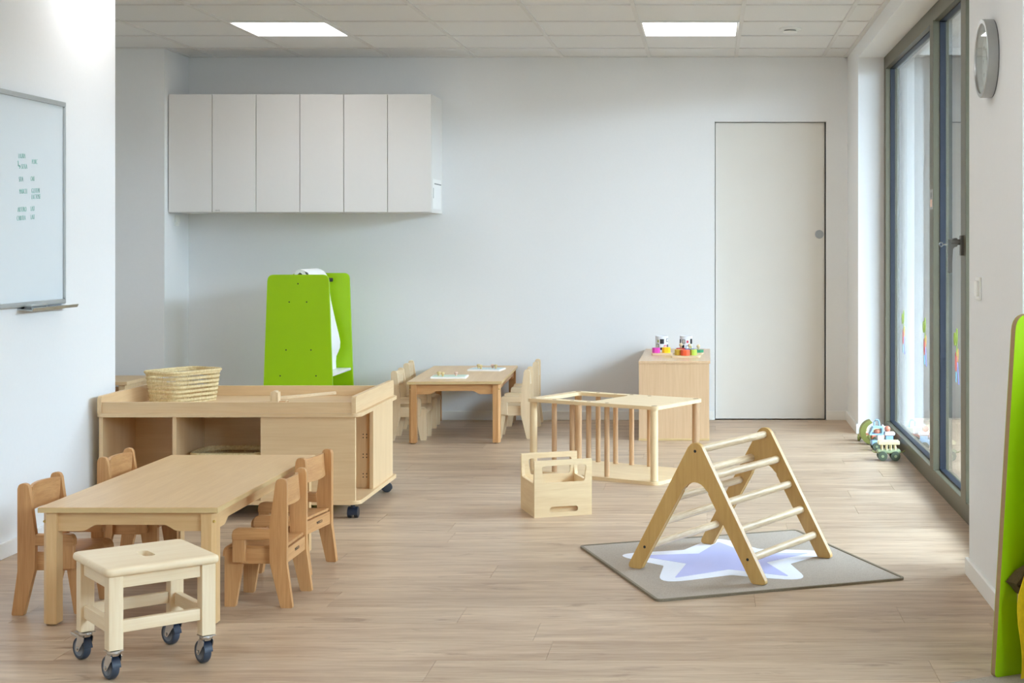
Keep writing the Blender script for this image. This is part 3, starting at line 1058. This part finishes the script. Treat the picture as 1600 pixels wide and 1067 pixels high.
B().box(hx - 0.022, hx - 0.004, yp, 7.315 - cym, zb, zt, 0.001, 1).build('end_panel', 'cart_maple_z', ct)
B().box(-hx + 0.028, hx - 0.022, 7.297 - cym, 7.315 - cym, zb, zt, 0.001, 1).build('back_panel', 'cart_maple_x', ct)
for zz in (0.135, 0.150, 0.226, 0.241, 0.318, 0.333):
    for xx in (hx - 0.058, hx - 0.042):
        B().cyl((xx, yp + 0.0292, zz), (xx, yp + 0.032, zz), 0.0028, seg=10).build('shelf_pin_hole', 'dark_gap', pt)


def twin_caster(parent, x, y, ang):
    r = 0.024
    f = B()
    f.box(-0.022, 0.022, -0.022, 0.022, 0.061, 0.066)
    f.cyl((0, 0, 0.046), (0, 0, 0.061), 0.010, seg=14)
    f.prism([arc(0.008, r, r + 0.002, -20, 200, 14)], XZ, -0.0225, 0.0225, 0.002)
    o = f.build('caster', 'navy_plastic', parent)
    o.location = (x, y, 0)
    o.rotation_euler = (0, 0, math.radians(ang))
    for s in (-1, 1):
        B().cyl((0.008, s * 0.0235 if s < 0 else 0.006, r), (0.008, -0.006 if s < 0 else 0.0235, r), r, seg=24, bev=0.003).build('wheel', 'black_plastic', o)


twin_caster(ct, hx - 0.035, -hy + 0.045, 90)
twin_caster(ct, hx - 0.03, hy - 0.04, 205)
twin_caster(ct, -0.12, -hy + 0.06, 100)
twin_caster(ct, -hx + 0.06, -hy + 0.06, 80)
twin_caster(ct, -hx + 0.06, hy - 0.06, 80)

# ------------------------------------------------------------------ woven baskets
def make_basket(label, loc, rotz, L, W, H, rows):
    t = thing('woven_basket', label, 'basket', loc, rotz, 'woven straw baskets')
    NS = 84

    def ring(z, grow=0.0):
        k = 0.88 + 0.12 * (z / H)
        a, b_ = L / 2 * k + grow, W / 2 * k + grow
        pts = []
        for i in range(NS):
            th = 2 * PI * i / NS
            c, s_ = math.cos(th), math.sin(th)
            n = 0.42
            pts.append((a * math.copysign(abs(c) ** n, c), b_ * math.copysign(abs(s_) ** n, s_), z))
        return pts
    pitch = (H - 0.012) / rows
    body = B()
    for k in range(rows):
        z = 0.010 + pitch * (k + 0.35)
        base = ring(z)
        seg = 6
        rings = []
        for i in range(NS * 2):
            p0 = Vector(base[(i // 2) % NS]); p1 = Vector(base[(i // 2 + 1) % NS])
            p = p0 if i % 2 == 0 else (p0 + p1) / 2
            nrm = Vector((p.x, p.y, 0)).normalized()
            f = 1.0 if i % 2 == 0 else 0.72
            rg = []
            for j in range(seg):
                a = 2 * PI * j / seg
                rg.append(body.bm.verts.new(p + nrm * (0.0042 * f * math.cos(a)) + Vector((0, 0, pitch * 0.33 * (0.85 + 0.15 * f) * math.sin(a)))))
            rings.append(rg)
        n = len(rings)
        for i in range(n):
            q, w_ = rings[i], rings[(i + 1) % n]
            for j in range(seg):
                body.bm.faces.new((q[j], q[(j + 1) % seg], w_[(j + 1) % seg], w_[j]))
    body.build('woven_wall', 'straw', t, sharp=60)
    sk = B()
    for i in range(0, NS):
        lo, hi = ring(0.006)[i], ring(H - 0.006)[(i + 1) % NS]
        sk.tube([lo, hi], 0.0019, 4)
    sk.build('stakes', 'straw', t)
    rim = B()
    rim.tube(ring(H - 0.006, 0.002), 0.0075, 7, closed=True, scale=lambda i: 1.0 if i % 2 else 0.86)
    rim.build('rim', 'straw', t)
    B().prism([[(x, y) for x, y, _ in ring(0.0, 0.002)]], XY, 0.0, 0.008, 0.002, 1).build('base', 'straw', t)
    return t


make_basket('open woven straw basket standing on top of the trolley', (-2.495, 7.085, 0.470), 62, 0.315, 0.225, 0.152, 7)
make_basket('woven straw basket tucked inside the trolley compartment', (-2.155, 6.775, 0.084), 0, 0.33, 0.27, 0.20, 9)

# wooden toy with a long stick on the trolley
ty = thing('wooden_toy', 'small wooden toy with upright block and long stick on the trolley', 'toy', (-2.01, 6.92, 0.470), 0)
bl = B()
bl.prism([round_poly([(-0.012, 0), (0.012, 0), (0.012, 0.066), (-0.012, 0.066)], [0, 0, 0.010, 0.010])], XZ, -0.02, 0.02, 0.002)
bl.build('block', 'birch_z', ty)
for s in (-1, 1):
    B().box(s * 0.0125, s * 0.0185, -0.022, 0.022, 0, 0.060, 0.0015).build('cheek', 'birch_z', ty)
B().box(-0.012, 0.30, -0.007, 0.007, 0.020, 0.034, 0.002, M=Matrix.Rotation(math.radians(34), 4, 'Z') @ Matrix.Translation((0.0, 0.025, 0)) @ Matrix.Rotation(math.radians(-2), 4, 'Y')).build('stick', 'birch_x', ty)
B().box(-0.21, 0.0, -0.007, 0.007, 0.004, 0.016, 0.002, M=Matrix.Rotation(math.radians(10), 4, 'Z') @ Matrix.Translation((0, 0.0, 0))).build('stick', 'beech_x', ty)
B().box(0.0187, 0.062, -0.010, 0.004, 0.004, 0.018, 0.002).build('axle', 'beech_x', ty)
B().box(0.048, 0.056, -0.014, 0.008, 0.0, 0.022, 0.002).build('wheel_block', 'birch_x', ty)

# low bench behind, by the pier
bn = thing('low_bench', 'low pale wooden bench against the pier behind the basket', 'bench', (-4.06, 9.45, 0))
B().box(-0.46, 0.46, -0.22, 0.22, 0.340, 0.363, 0.003).build('bench_top', 'cart_maple_x', bn)
for sx in (-1, 1):
    B().box(min(sx * 0.40, sx * 0.44), max(sx * 0.40, sx * 0.44), -0.20, 0.20, 0, 0.340, 0.002).build('bench_leg', 'cart_maple_z', bn)
B().box(-0.40, 0.40, 0.10, 0.118, 0.22, 0.30, 0.002).build('stretcher', 'cart_maple_x', bn)

# ------------------------------------------------------------------ green paper easel at the back
ez = thing('paper_easel', 'lime green paper roll easel by the back wall behind the trolley', 'easel', (-2.585, 9.39, 0))
ew, et, ez1 = 0.228, 0.192, 1.022
pan = round_poly([(-ew, 0), (ew, 0), (et, ez1), (-et, ez1)], [0.006, 0.006, 0.04, 0.04], 6)
ED = 0.56
sc_ = [(0.0, 0.965), (-0.055, 0.85), (0.055, 0.85), (-0.075, 0.548), (0.082, 0.548), (-0.112, 0.385), (0.114, 0.385)]
for k, yy in enumerate((0.0, ED - 0.02)):
    p = B().prism([pan], XZ, yy, yy + 0.02, 0.002).build('side_panel', 'lime_green', ez)
    for u, v in sc_:
        y0 = yy - 0.0012 if k == 0 else yy + 0.0188
        B().cyl((u, y0, v), (u, y0 + 0.003, v), 0.0045, seg=10).build('screw_cap', 'dark_gap', p)
for s in (-1, 1):
    # sloping drawing boards between the panels
    B().prism([[(s * 0.030, 0.985), (s * 0.044, 0.985), (s * 0.098, 0.40), (s * 0.084, 0.40)]], XZ, 0.0205, ED - 0.0205).build('drawing_board', 'white_laminate', ez)
    B().box(min(s * 0.080, s * 0.205), max(s * 0.080, s * 0.205), 0.0205, ED - 0.0205, 0.376, 0.392, 0.002).build('pen_shelf', 'white_laminate', ez)
B().box(-0.19, 0.19, 0.0205, ED - 0.0205, 0.10, 0.116, 0.002).build('lower_shelf', 'lime_green', ez)
B().cyl((0.0, 0.0205, 1.018), (0.0, ED - 0.0205, 1.018), 0.008, seg=14).build('roll_rod', 'black_plastic', ez)
rl = B().lathe([(0.014, 0), (0.036, 0), (0.036, 0.42), (0.014, 0.42), (0.014, 0)], 32)
rl.xf(Matrix.Translation((0.0, 0.045, 1.018)) @ Matrix.Rotation(-PI / 2, 4, 'X'))
rl.build('paper_roll', 'paper', ez)
prof = [(0.0, 1.0555), (0.022, 1.049), (0.045, 1.036), (0.066, 1.008), (0.080, 0.92), (0.092, 0.84), (0.119, 0.717), (0.143, 0.62), (0.153, 0.57), (0.151, 0.53), (0.139, 0.50), (0.127, 0.475), (0.124, 0.44), (0.126, 0.394)]
B().sheet([[(x, y, z) for y in (0.05, 0.25, 0.46)] for x, z in prof], 0.001).build('paper_sheet', 'paper', ez)
kb = B().cyl((0.066, 0.49, 0.978), (0.096, 0.49, 0.978), 0.013, seg=16, bev=0.003)
kb.cyl((0.04, 0.49, 0.978), (0.07, 0.49, 0.978), 0.005, seg=8)
kb.build('clamp_knob', 'black_plastic', ez)

# ------------------------------------------------------------------ low cabinet with toys near the door
lc = thing('low_cabinet', 'low beech storage cabinet beside the white door, with toys on top', 'cabinet', (-0.432, 9.214, 0))
Wc, Dc, Hc = 0.436, 1.07, 0.4925
B().box(0, 0.443, -0.004, Dc, Hc - 0.016, Hc, 0.001, 1).build('cabinet_top', 'cabinet_beech_y', lc)
B().box(0.002, Wc, 0, 0.018, 0.014, Hc - 0.016).build('end_panel', 'cabinet_beech_z', lc)
B().box(0.002, Wc, Dc - 0.018, Dc, 0.014, Hc - 0.016).build('end_panel', 'cabinet_beech_z', lc)
B().box(Wc - 0.010, Wc, 0.018, Dc - 0.018, 0.014, Hc - 0.016).build('back_panel', 'cabinet_beech_z', lc)
B().box(0.006, Wc - 0.010, Dc / 2 - 0.009, Dc / 2 + 0.009, 0.032, Hc - 0.016).build('divider', 'cabinet_beech_z', lc)
B().box(0.006, Wc - 0.010, 0.018, Dc - 0.018, 0.014, 0.032).build('bottom_shelf', 'cabinet_beech_y', lc)
B().box(0.012, Wc - 0.010, 0.018, Dc / 2 - 0.009, 0.25, 0.266).build('shelf', 'cabinet_beech_y', lc)
B().box(0.012, Wc - 0.010, Dc / 2 + 0.009, Dc - 0.018, 0.25, 0.266).build('shelf', 'cabinet_beech_y', lc)
B().box(0.0, Wc + 0.002, -0.001, Dc, 0.0, 0.014, 0.001, 1).build('plinth', 'edge_band', lc)

ZC = Hc


def mug(label, x, y, marks):
    t = thing('patterned_mug', label, 'mug', (x, y, ZC), 0, 'patterned mugs on the low cabinet')
    r, h_ = 0.0425, 0.108
    B().lathe([(0, 0), (r - 0.003, 0), (r, 0.003), (r, h_ - 0.002), (r - 0.002, h_), (r - 0.004, h_ - 0.002), (r - 0.004, 0.006), (0, 0.006)], 40).build('cup', 'mug_white', t)
    for deg, z, wd, ht, mt, ring in marks:
        b_ = B()
        n = 5

        def pt(u, v, rr_):
            a = math.radians(deg - 90) + (u / r)
            return (rr_ * math.cos(a), rr_ * math.sin(a), z + v)

        def quad(u0, u1, v0, v1, rr_):
            b_.sheet([[pt(u0 + (u1 - u0) * i / n, v, rr_) for i in range(n + 1)] for v in (v0, v1)], 0.0006)
        quad(-wd / 2, wd / 2, -ht / 2, ht / 2, r + 0.0008)
        o = b_.build('printed_square', mt, t)
        if ring:
            b_ = B()
            quad(-wd / 2 + 0.003, wd / 2 - 0.003, -ht / 2 + 0.003, ht / 2 - 0.003, r + 0.0016)
            b_.build('square_centre', ring, o)


mug('white mug with black and olive squares on the left of the low cabinet', -0.313, 9.99,
    [(-32, 0.074, 0.010, 0.017, 'ink_olive', None), (4, 0.072, 0.027, 0.032, 'ink_black', None), (62, 0.080, 0.022, 0.022, 'ink_black', 'mug_white'),
     (-38, 0.040, 0.024, 0.030, 'ink_black', 'ink_grey'), (-2, 0.024, 0.014, 0.016, 'ink_black', None), (36, 0.036, 0.022, 0.024, 'ink_red', 'ink_pink'), (68, 0.042, 0.018, 0.018, 'ink_black', None)])
mug('white mug with red square and black bars on the right of the low cabinet', -0.150, 9.99,
    [(-72, 0.070, 0.026, 0.032, 'ink_black', None), (-22, 0.072, 0.022, 0.026, 'ink_black', 'ink_grey'), (14, 0.070, 0.014, 0.016, 'ink_red', None),
     (56, 0.072, 0.022, 0.034, 'ink_black', None), (-28, 0.038, 0.018, 0.02, 'ink_black', None), (16, 0.030, 0.026, 0.030, 'blue', 'mug_white'), (50, 0.032, 0.014, 0.016, 'ink_olive', None)])


def octagon(x, y, r):
    return [(x + r * math.cos(PI / 8 + PI / 4 * k), y + r * math.sin(PI / 8 + PI / 4 * k)) for k in range(8)]


def sorter(label, x, y, rot, w_, d_, pieces):
    t = thing('shape_sorter', label, 'toy', (x, y, ZC), rot, 'wooden shape sorters on the low cabinet')
    B().prism([rrect(-w_ / 2, w_ / 2, -d_ / 2, d_ / 2, 0.012)], XY, 0, 0.012, 0.002).build('board', 'birch_x', t)
    for px, py, r, h_, mt, knob in pieces:
        o = B().prism([octagon(px, py, r)], XY, 0.0122, 0.0122 + h_, 0.0015).build('block', mt, t)
        if knob:
            k = B().cyl((px, py, 0.0122 + h_), (px, py, 0.026 + h_), 0.0055, seg=10)
            k.ball((px, py, 0.034 + h_), 0.0125)
            k.build('knob', 'birch_z', o)


sorter('wooden shape sorter with one magenta and one yellow block', -0.306, 9.755, 3, 0.134, 0.12,
       [(-0.037, -0.02, 0.0275, 0.034, 'magenta', False), (0.029, -0.018, 0.0295, 0.036, 'sun_yellow', False)])
sorter('wooden shape sorter with mustard, orange and lime blocks at the cabinet front', -0.142, 9.53, -6, 0.18, 0.13,
       [(-0.050, 0.004, 0.026, 0.036, 'mustard', False), (-0.004, -0.022, 0.030, 0.036, 'orange_red', False), (0.046, 0.006, 0.023, 0.036, 'lime', False)])
sorter('wooden shape sorter with red, blue and green pieces and bead knobs', -0.130, 9.80, -6, 0.19, 0.13,
       [(-0.055, 0.028, 0.032, 0.024, 'red', True), (0.006, 0.0, 0.034, 0.022, 'blue', True), (0.066, -0.016, 0.036, 0.018, 'green', True)])


# peg boards on the far table
def peg_board(label, x, y, rot, mat, pegs):
    t = thing('peg_board', label, 'toy', (x, y, 0.380), rot, 'peg boards on the far table')
    B().prism([rrect(-0.11, 0.11, -0.085, 0.085, 0.006)], XY, 0, 0.010, 0.0015).build('board', 'paper', t)
    B().prism([rrect(-0.100, 0.100, -0.076, 0.076, 0.004)], XY, 0.0101, 0.0112).build('printed_sheet', mat, t)
    for px, py, mt in pegs:
        p = B().cyl((px, py, 0.0112), (px, py, 0.024), 0.007, seg=12)
        p.lathe([(0, 0.022), (0.009, 0.023), (0.013, 0.029), (0.010, 0.036), (0, 0.038)], 14, (px, py, 0))
        p.build('peg', mt, t)


peg_board('pale green peg board with three pegs at the near end of the far table', -1.620, 9.33, 3, 'mint',
          [(-0.070, 0.02, 'peg_gold'), (-0.038, -0.03, 'peg_gold'), (0.040, 0.0, 'peg_pink')])
peg_board('pale blue peg board with four pegs near the middle of the far table', -1.470, 9.88, -6, 'pale_blue',
          [(-0.060, 0.02, 'peg_gold'), (-0.028, -0.04, 'peg_gold'), (0.035, 0.02, 'peg_pink'), (0.062, 0.0, 'peg_gold')])

# ------------------------------------------------------------------ climbing frame (rod cage)
cf = thing('rod_climber', 'birch climbing frame of round rods between two boards with opening', 'climbing frame', (-0.498, 7.902, 0), -30.5)
HL, HW, ZF = 0.41, 0.232, 0.398
B().prism([rrect(-HL, HL, -HW, HW, 0.03, 6)], XY, 0.0, 0.018, 0.003).build('bottom_board', 'ply_x', cf)
tb = B().prism([rrect(-HL, HL, -HW, HW, 0.03, 6), rrect(-0.35, -0.02, -0.165, 0.172, 0.02, 5)], XY, ZF - 0.018, ZF)
tb = tb.build('top_board', 'ply_x', cf)
bb = [c for c in cf.children if c.name.startswith('bottom_board')][0]
for s in (-1, 1):
    for k, d in enumerate((0.030, 0.165, 0.280, 0.385, 0.500, 0.790)):
        thick = k in (0, 5)
        r = 0.0195 if thick else 0.0135
        x, y = -HL + d, s * (HW - (0.028 if thick else 0.030))
        B().cyl((x, y, 0.018), (x, y, ZF - 0.018), r, seg=20).build('corner_post' if thick else 'rod', 'ply_z' if thick and s < 0 else 'rod_wood_z', cf)
        B().cyl((x, y, ZF - 0.002), (x, y, ZF + 0.0008), r * 0.8, seg=18).build('plug', 'mdf_edge', tb)
        B().cyl((x, y + (0.0 if thick else 0.0), 0.0), (x, y, 0.0188), r * 1.02, seg=18).build('plug', 'mdf_edge', bb)

# ------------------------------------------------------------------ carry crate
cr = thing('carry_crate', 'small plywood carry crate with handle cutouts on the floor', 'crate', (-0.695, 6.79, 0), 20)
CW, CD, CHh = 0.264, 0.272, 0.252
cut = round_poly([(-0.100, 0.228), (0.108, 0.228), (0.098, 0.152), (-0.088, 0.152)][::-1], 0.014, 5)
slot = rrect(-0.062, 0.068, 0.020, 0.045, 0.012, 6)
B().prism([[(-CW / 2, 0), (CW / 2, 0), (CW / 2, CHh), (-CW / 2, CHh)], cut, slot], XZ, -CD / 2, -CD / 2 + 0.015).build('front_panel', 'ply_x', cr)
B().prism([[(-CW / 2, 0), (CW / 2, 0), (CW / 2, CHh), (-CW / 2, CHh)], cut], XZ, CD / 2 - 0.015, CD / 2).build('back_panel', 'ply_x', cr)
for s in (-1, 1):
    sp = [(-CD / 2 + 0.015, 0.0), (CD / 2 - 0.015, 0.0), (CD / 2 - 0.015, 0.205)] + [(CD / 2 - 0.015 - 0.02 * (1 - math.cos(math.radians(a))) - 0.0, 0.205 - 0.055 * math.sin(math.radians(a))) for a in (20, 45, 70, 90)] + \
         [(-CD / 2 + 0.035, 0.150)] + [(-CD / 2 + 0.015 + 0.02 * (1 - math.cos(math.radians(a))), 0.205 - 0.055 * math.sin(math.radians(a))) for a in (70, 45, 20)] + [(-CD / 2 + 0.015, 0.205)]
    B().prism([sp], YZ, s * (CW / 2 - 0.015), s * CW / 2).build('side_panel', 'ply_y', cr)
B().box(-CW / 2 + 0.015, CW / 2 - 0.015, -CD / 2 + 0.015, CD / 2 - 0.015, 0.004, 0.016).build('bottom_board', 'ply_x', cr)
B().box(-CW / 2 + 0.015, CW / 2 - 0.015, -CD / 2 + 0.021, -CD / 2 + 0.030, 0.016, 0.060).build('inner_batten', 'ply_x', cr)

# ------------------------------------------------------------------ star rug and climbing triangle
rg = thing('star_rug', 'square grey rug with a lilac star under the climbing triangle', 'rug', (0.098, 5.693, 0), 20.5)
RW, RD = 0.47, 0.485
B().prism([rrect(-RW, RW, -RD, RD, 0.02)], XY, 0.0, 0.006, 0.001, 1).build('rug_field', 'rug_grey', rg)
B().prism([rrect(-RW - 0.006, RW + 0.006, -RD - 0.006, RD + 0.006, 0.024), rrect(-RW + 0.004, RW - 0.004, -RD + 0.004, RD - 0.004, 0.016)], XY, 0.0, 0.0085).build('bound_edge', 'rug_binding', rg)


def star(R0, r0, rot, rnd):
    pts = []
    for k in range(10):
        a = math.radians(rot + 36 * k)
        q = R0 if k % 2 == 0 else r0
        pts.append((q * math.cos(a), q * math.sin(a)))
    return round_poly(pts, [rnd if k % 2 == 0 else rnd * 0.35 for k in range(10)], 7)


def at_star(pts):
    # star centre in rug coordinates
    d = Vector((0.065 - 0.098, 5.707 - 5.693))
    c, s_ = math.cos(math.radians(-20.5)), math.sin(math.radians(-20.5))
    dx, dy = d.x * c - d.y * s_, d.x * s_ + d.y * c
    return [(x + dx, y + dy) for x, y in pts]


B().prism([at_star(star(0.470, 0.252, 94 - 20.5, 0.075))], XY, 0.0062, 0.0068).build('star_border', 'rug_white', rg)
B().prism([at_star(star(0.355, 0.160, 94 - 20.5, 0.006))], XY, 0.0069, 0.0075).build('star_centre', 'rug_lilac', rg)

pk = thing('climbing_triangle', 'golden plywood climbing triangle with round rungs on the star rug', 'climbing frame', (0.090, 5.664, 0.0076), -30.7)
outer = [(-0.298, 0.0), (-0.236, 0.0), (-0.058, 0.305)] + arc(0, 0.287, 0.058, 160, 20, 10) + [(0.058, 0.305), (0.236, 0.0), (0.298, 0.0)] + arc(0, 0.452, 0.034, 29, 151, 10)
rr_ = [0.012, 0.008, 0] + [0] * 11 + [0, 0.008, 0.012] + [0] * 11
outer = round_poly(outer, rr_, 4)
for s in (-1, 1):
    y = s * 0.2625
    p = B().prism([outer], XZ, y - 0.010, y + 0.010, 0.003).build('side_frame', 'golden_ply_z', pk)
    for u, v in ((0, 0.455), (-0.219, 0.084), (0.219, 0.084)):
        B().cyl((u, y - 0.0106, v), (u, y + 0.0106, v), 0.0055, seg=12).build('screw', 'dark_gap', p)
for u, v in [(0, 0.458)] + [(q * (0.2675 - 0.58 * z), z) for q in (-1, 1) for z in (0.084, 0.178, 0.271, 0.364)]:
    B().cyl((u, -0.2525, v), (u, 0.2525, v), 0.0145, seg=20).build('rung', 'ash_rung_y', pk)


# ------------------------------------------------------------------ toy vehicles by the window
def toy(label, x, y, rot):
    return thing('toy_vehicle', label, 'toy vehicle', (x, y, 0), rot, 'toy vehicles along the window')


def wheels(t, xs_, half, r, mat='toy_wheel'):
    for x in xs_:
        for s in (-1, 1):
            o = B().cyl((x, s * half, r), (x, s * (half + 0.014), r), r, seg=24, bev=0.004).build('wheel', mat, t)
            B().cyl((x, s * (half + 0.013), r), (x, s * (half + 0.017), r), r * 0.3, seg=12).build('hub', 'toy_sage', o)


t = toy('sage green toy wagon with cream railings, first in the row by the window', 1.012, 8.385, 0)
B().box(-0.066, 0.066, -0.028, 0.028, 0.040, 0.062, 0.008, 3).build('chassis', 'toy_sage', t)
wheels(t, (-0.036, 0.036), 0.024, 0.027)
for s in (-1, 1):
    B().box(-0.060, 0.060, s * 0.027 - 0.005, s * 0.027 + 0.005, 0.090, 0.112, 0.004).build('rail', 'toy_cream', t)
    for x in (-0.038, -0.012, 0.012, 0.036):
        B().cyl((x, s * 0.024, 0.060), (x, s * 0.024, 0.092), 0.005, seg=10).build('railing_post', 'toy_cream', t)
for s in (-1, 1):
    B().tube([(s * 0.066, 0, 0.045), (s * 0.080, 0, 0.046), (s * 0.092, 0, 0.054)], 0.004, 8).build('coupling', 'toy_olive', t)

t = toy('pale blue toy truck with coral driver and white box behind the wagon', 1.022, 8.80, 4)
B().box(-0.065, 0.075, -0.03, 0.03, 0.030, 0.060, 0.008, 3).build('chassis', 'toy_blue', t)
wheels(t, (-0.036, 0.042), 0.026, 0.025)
B().prism([round_poly([(-0.080, 0.092), (0.006, 0.092), (0.006, 0.140), (-0.055, 0.140)], 0.006), round_poly([(-0.066, 0.100), (-0.004, 0.100), (-0.004, 0.132), (-0.05, 0.132)], 0.004)], XZ, -0.03, 0.03).build('cab_frame', 'toy_blue', t)
B().box(-0.030, 0.010, -0.026, 0.026, 0.060, 0.092, 0.006).build('cab_body', 'toy_white', t)
B().ball((-0.030, -0.01, 0.110), 0.017, (1.15, 1, 0.9)).build('driver_head', 'toy_coral', t)
B().box(0.022, 0.066, -0.02, 0.02, 0.060, 0.085, 0.003).build('cargo_block', 'toy_blue', t)
B().box(0.014, 0.076, -0.024, 0.024, 0.085, 0.108, 0.007, 3).build('white_box', 'toy_white', t)
B().ball((0.034, 0.0, 0.124), 0.018).build('ball', 'toy_coral', t)

t = toy('olive green toy digger with curved scoop in the middle of the row', 1.028, 9.06, 0)
B().box(-0.04, 0.075, -0.03, 0.03, 0.030, 0.062, 0.008, 3).build('chassis', 'toy_coral', t)
wheels(t, (-0.012, 0.052), 0.026, 0.025)
sc = arc(-0.035, 0.075, 0.075, 100, 255, 14) + arc(-0.018, 0.075, 0.060, 250, 105, 14)
B().prism([sc], XZ, -0.036, 0.036, 0.002).build('scoop', 'toy_olive', t)
B().box(-0.075, -0.01, -0.008, 0.008, 0.055, 0.068, 0.003).build('arm', 'toy_coral', t)
B().box(0.010, 0.065, -0.024, 0.024, 0.062, 0.108, 0.008, 3).build('cab', 'toy_white', t)

t = toy('cream toy boat with pale blue arch handle at the far end of the row', 1.062, 9.38, 0)
t.scale = (0.72, 0.72, 0.72)
B().prism([round_poly([(-0.045, 0.03), (0.05, 0.03), (0.068, 0.085), (-0.068, 0.085)], 0.012, 5)], XZ, -0.032, 0.032, 0.006).build('hull', 'toy_cream', t)
wheels(t, (-0.026, 0.030), 0.028, 0.022, 'toy_olive')
B().tube([(-0.026, 0, 0.08), (-0.028, 0, 0.135), (-0.015, 0, 0.152), (0.005, 0, 0.152), (0.016, 0, 0.135), (0.020, 0, 0.08)], 0.008, 10).build('arch_handle', 'toy_blue', t)
B().ball((0.046, 0, 0.096), 0.014).build('bead', 'toy_white', t)

t = toy('cream and olive toy car beside the baseboard at the window reveal', 0.962, 9.22, 78)
B().box(-0.05, 0.05, -0.026, 0.026, 0.026, 0.060, 0.010, 3).build('body', 'toy_cream', t)
wheels(t, (-0.028, 0.028), 0.022, 0.022, 'toy_olive')
B().prism([round_poly([(-0.028, 0.06), (0.034, 0.06), (0.020, 0.096), (-0.016, 0.096)], 0.010, 4)], XZ, -0.022, 0.022, 0.004).build('cabin', 'toy_cream', t)

# ------------------------------------------------------------------ green unit beside the camera on the right
du = thing('play_stand', 'lime green play stand with wood edge at the right side of the picture', 'play stand', (0.800, 4.168, 0.006), 26.3)
pn = round_poly([(0, 0), (0.46, 0), (0.40, 1.014), (0.075, 1.014)], [0.012, 0.012, 0.05, 0.05], 6)
B().prism([pn], XZ, 0.0, 0.018, 0.0).build('core_edge', 'mdf_edge', du)
B().prism([pn], XZ, -0.0012, -0.0001, 0.0).build('green_face', 'lime_green', du)
B().prism([pn], XZ, 0.0181, 0.0192, 0.0).build('green_face', 'lime_green', du)
B().prism([pn], XZ, -0.520, -0.502, 0.0).xf(Matrix.Translation((0.0, 0, 0))).build('side_panel', 'lime_green', du)
B().box(0.075, 0.384, -0.060, -0.002, 0.198, 0.233, 0.002).build('shelf', 'birch_y', du)
B().box(0.385, 0.400, -0.5015, -0.0015, 0.10, 0.95, 0.001, 1).build('added_shade_board', 'lime_green', du)  # unseen board, added to keep light from the right off the green face
B().cyl((0.24, -0.50, 0.90), (0.24, -0.002, 0.90), 0.012, seg=14).build('hanging_rail', 'birch_y', du)

cu = thing('brown_cushion', 'dark brown cushion corner resting on the green play stand shelf', 'cushion', (0.800, 4.168, 0.006 + 0.217), 26.3)
rows = []
for i in range(13):
    u = -1 + 2 * i / 12
    rows.append([(0.180 + 0.150 * u * (1 - 0.06 * (1 - v * v)), -0.0305 + 0.028 * v * (1 - 0.10 * (1 - u * u)), 0.050 + 0.050 * (max(0, (1 - u ** 4) * (1 - v ** 4))) ** 0.6) for v in [-1 + 2 * j / 12 for j in range(13)]])
low = [[(x, y, 0.1 - z) for x, y, z in r] for r in rows]
B().sheet(rows).sheet(low).build('cushion_cover', 'brown_fabric', cu)

yc = thing('yellow_cloth', 'bright yellow cloth hanging in front of the green play stand', 'cloth', (0.800, 4.168, 0.0), 26.3)
rows = []
for i in range(17):
    f = i / 16
    z = 0.43 - 0.412 * f
    left = 0.028 + 0.045 * max(0, 1 - f * 2.2) + 0.008 * math.sin(f * 9)
    rows.append([(left + (0.33 - left) * j / 18, -0.075 - 0.012 * f + 0.010 * math.sin(j * 1.25 + f * 1.5) * min(1, 0.3 + f), z + 0.008 * math.sin(j * 0.5)) for j in range(19)])
B().sheet(rows, 0.002).build('draped_fabric', 'yellow_cloth', yc)

cp = tag(B().prism([rrect(-0.5, 0.5, -0.62, 0.0, 0.02)], XY, 0, 0.006, 0.001, 1).build('carpet', 'rug_grey'), 'grey carpet under the green play stand', 'carpet')
cp.location = (0.80, 4.187, 0)
cp.rotation_euler = (0, 0, math.radians(26))
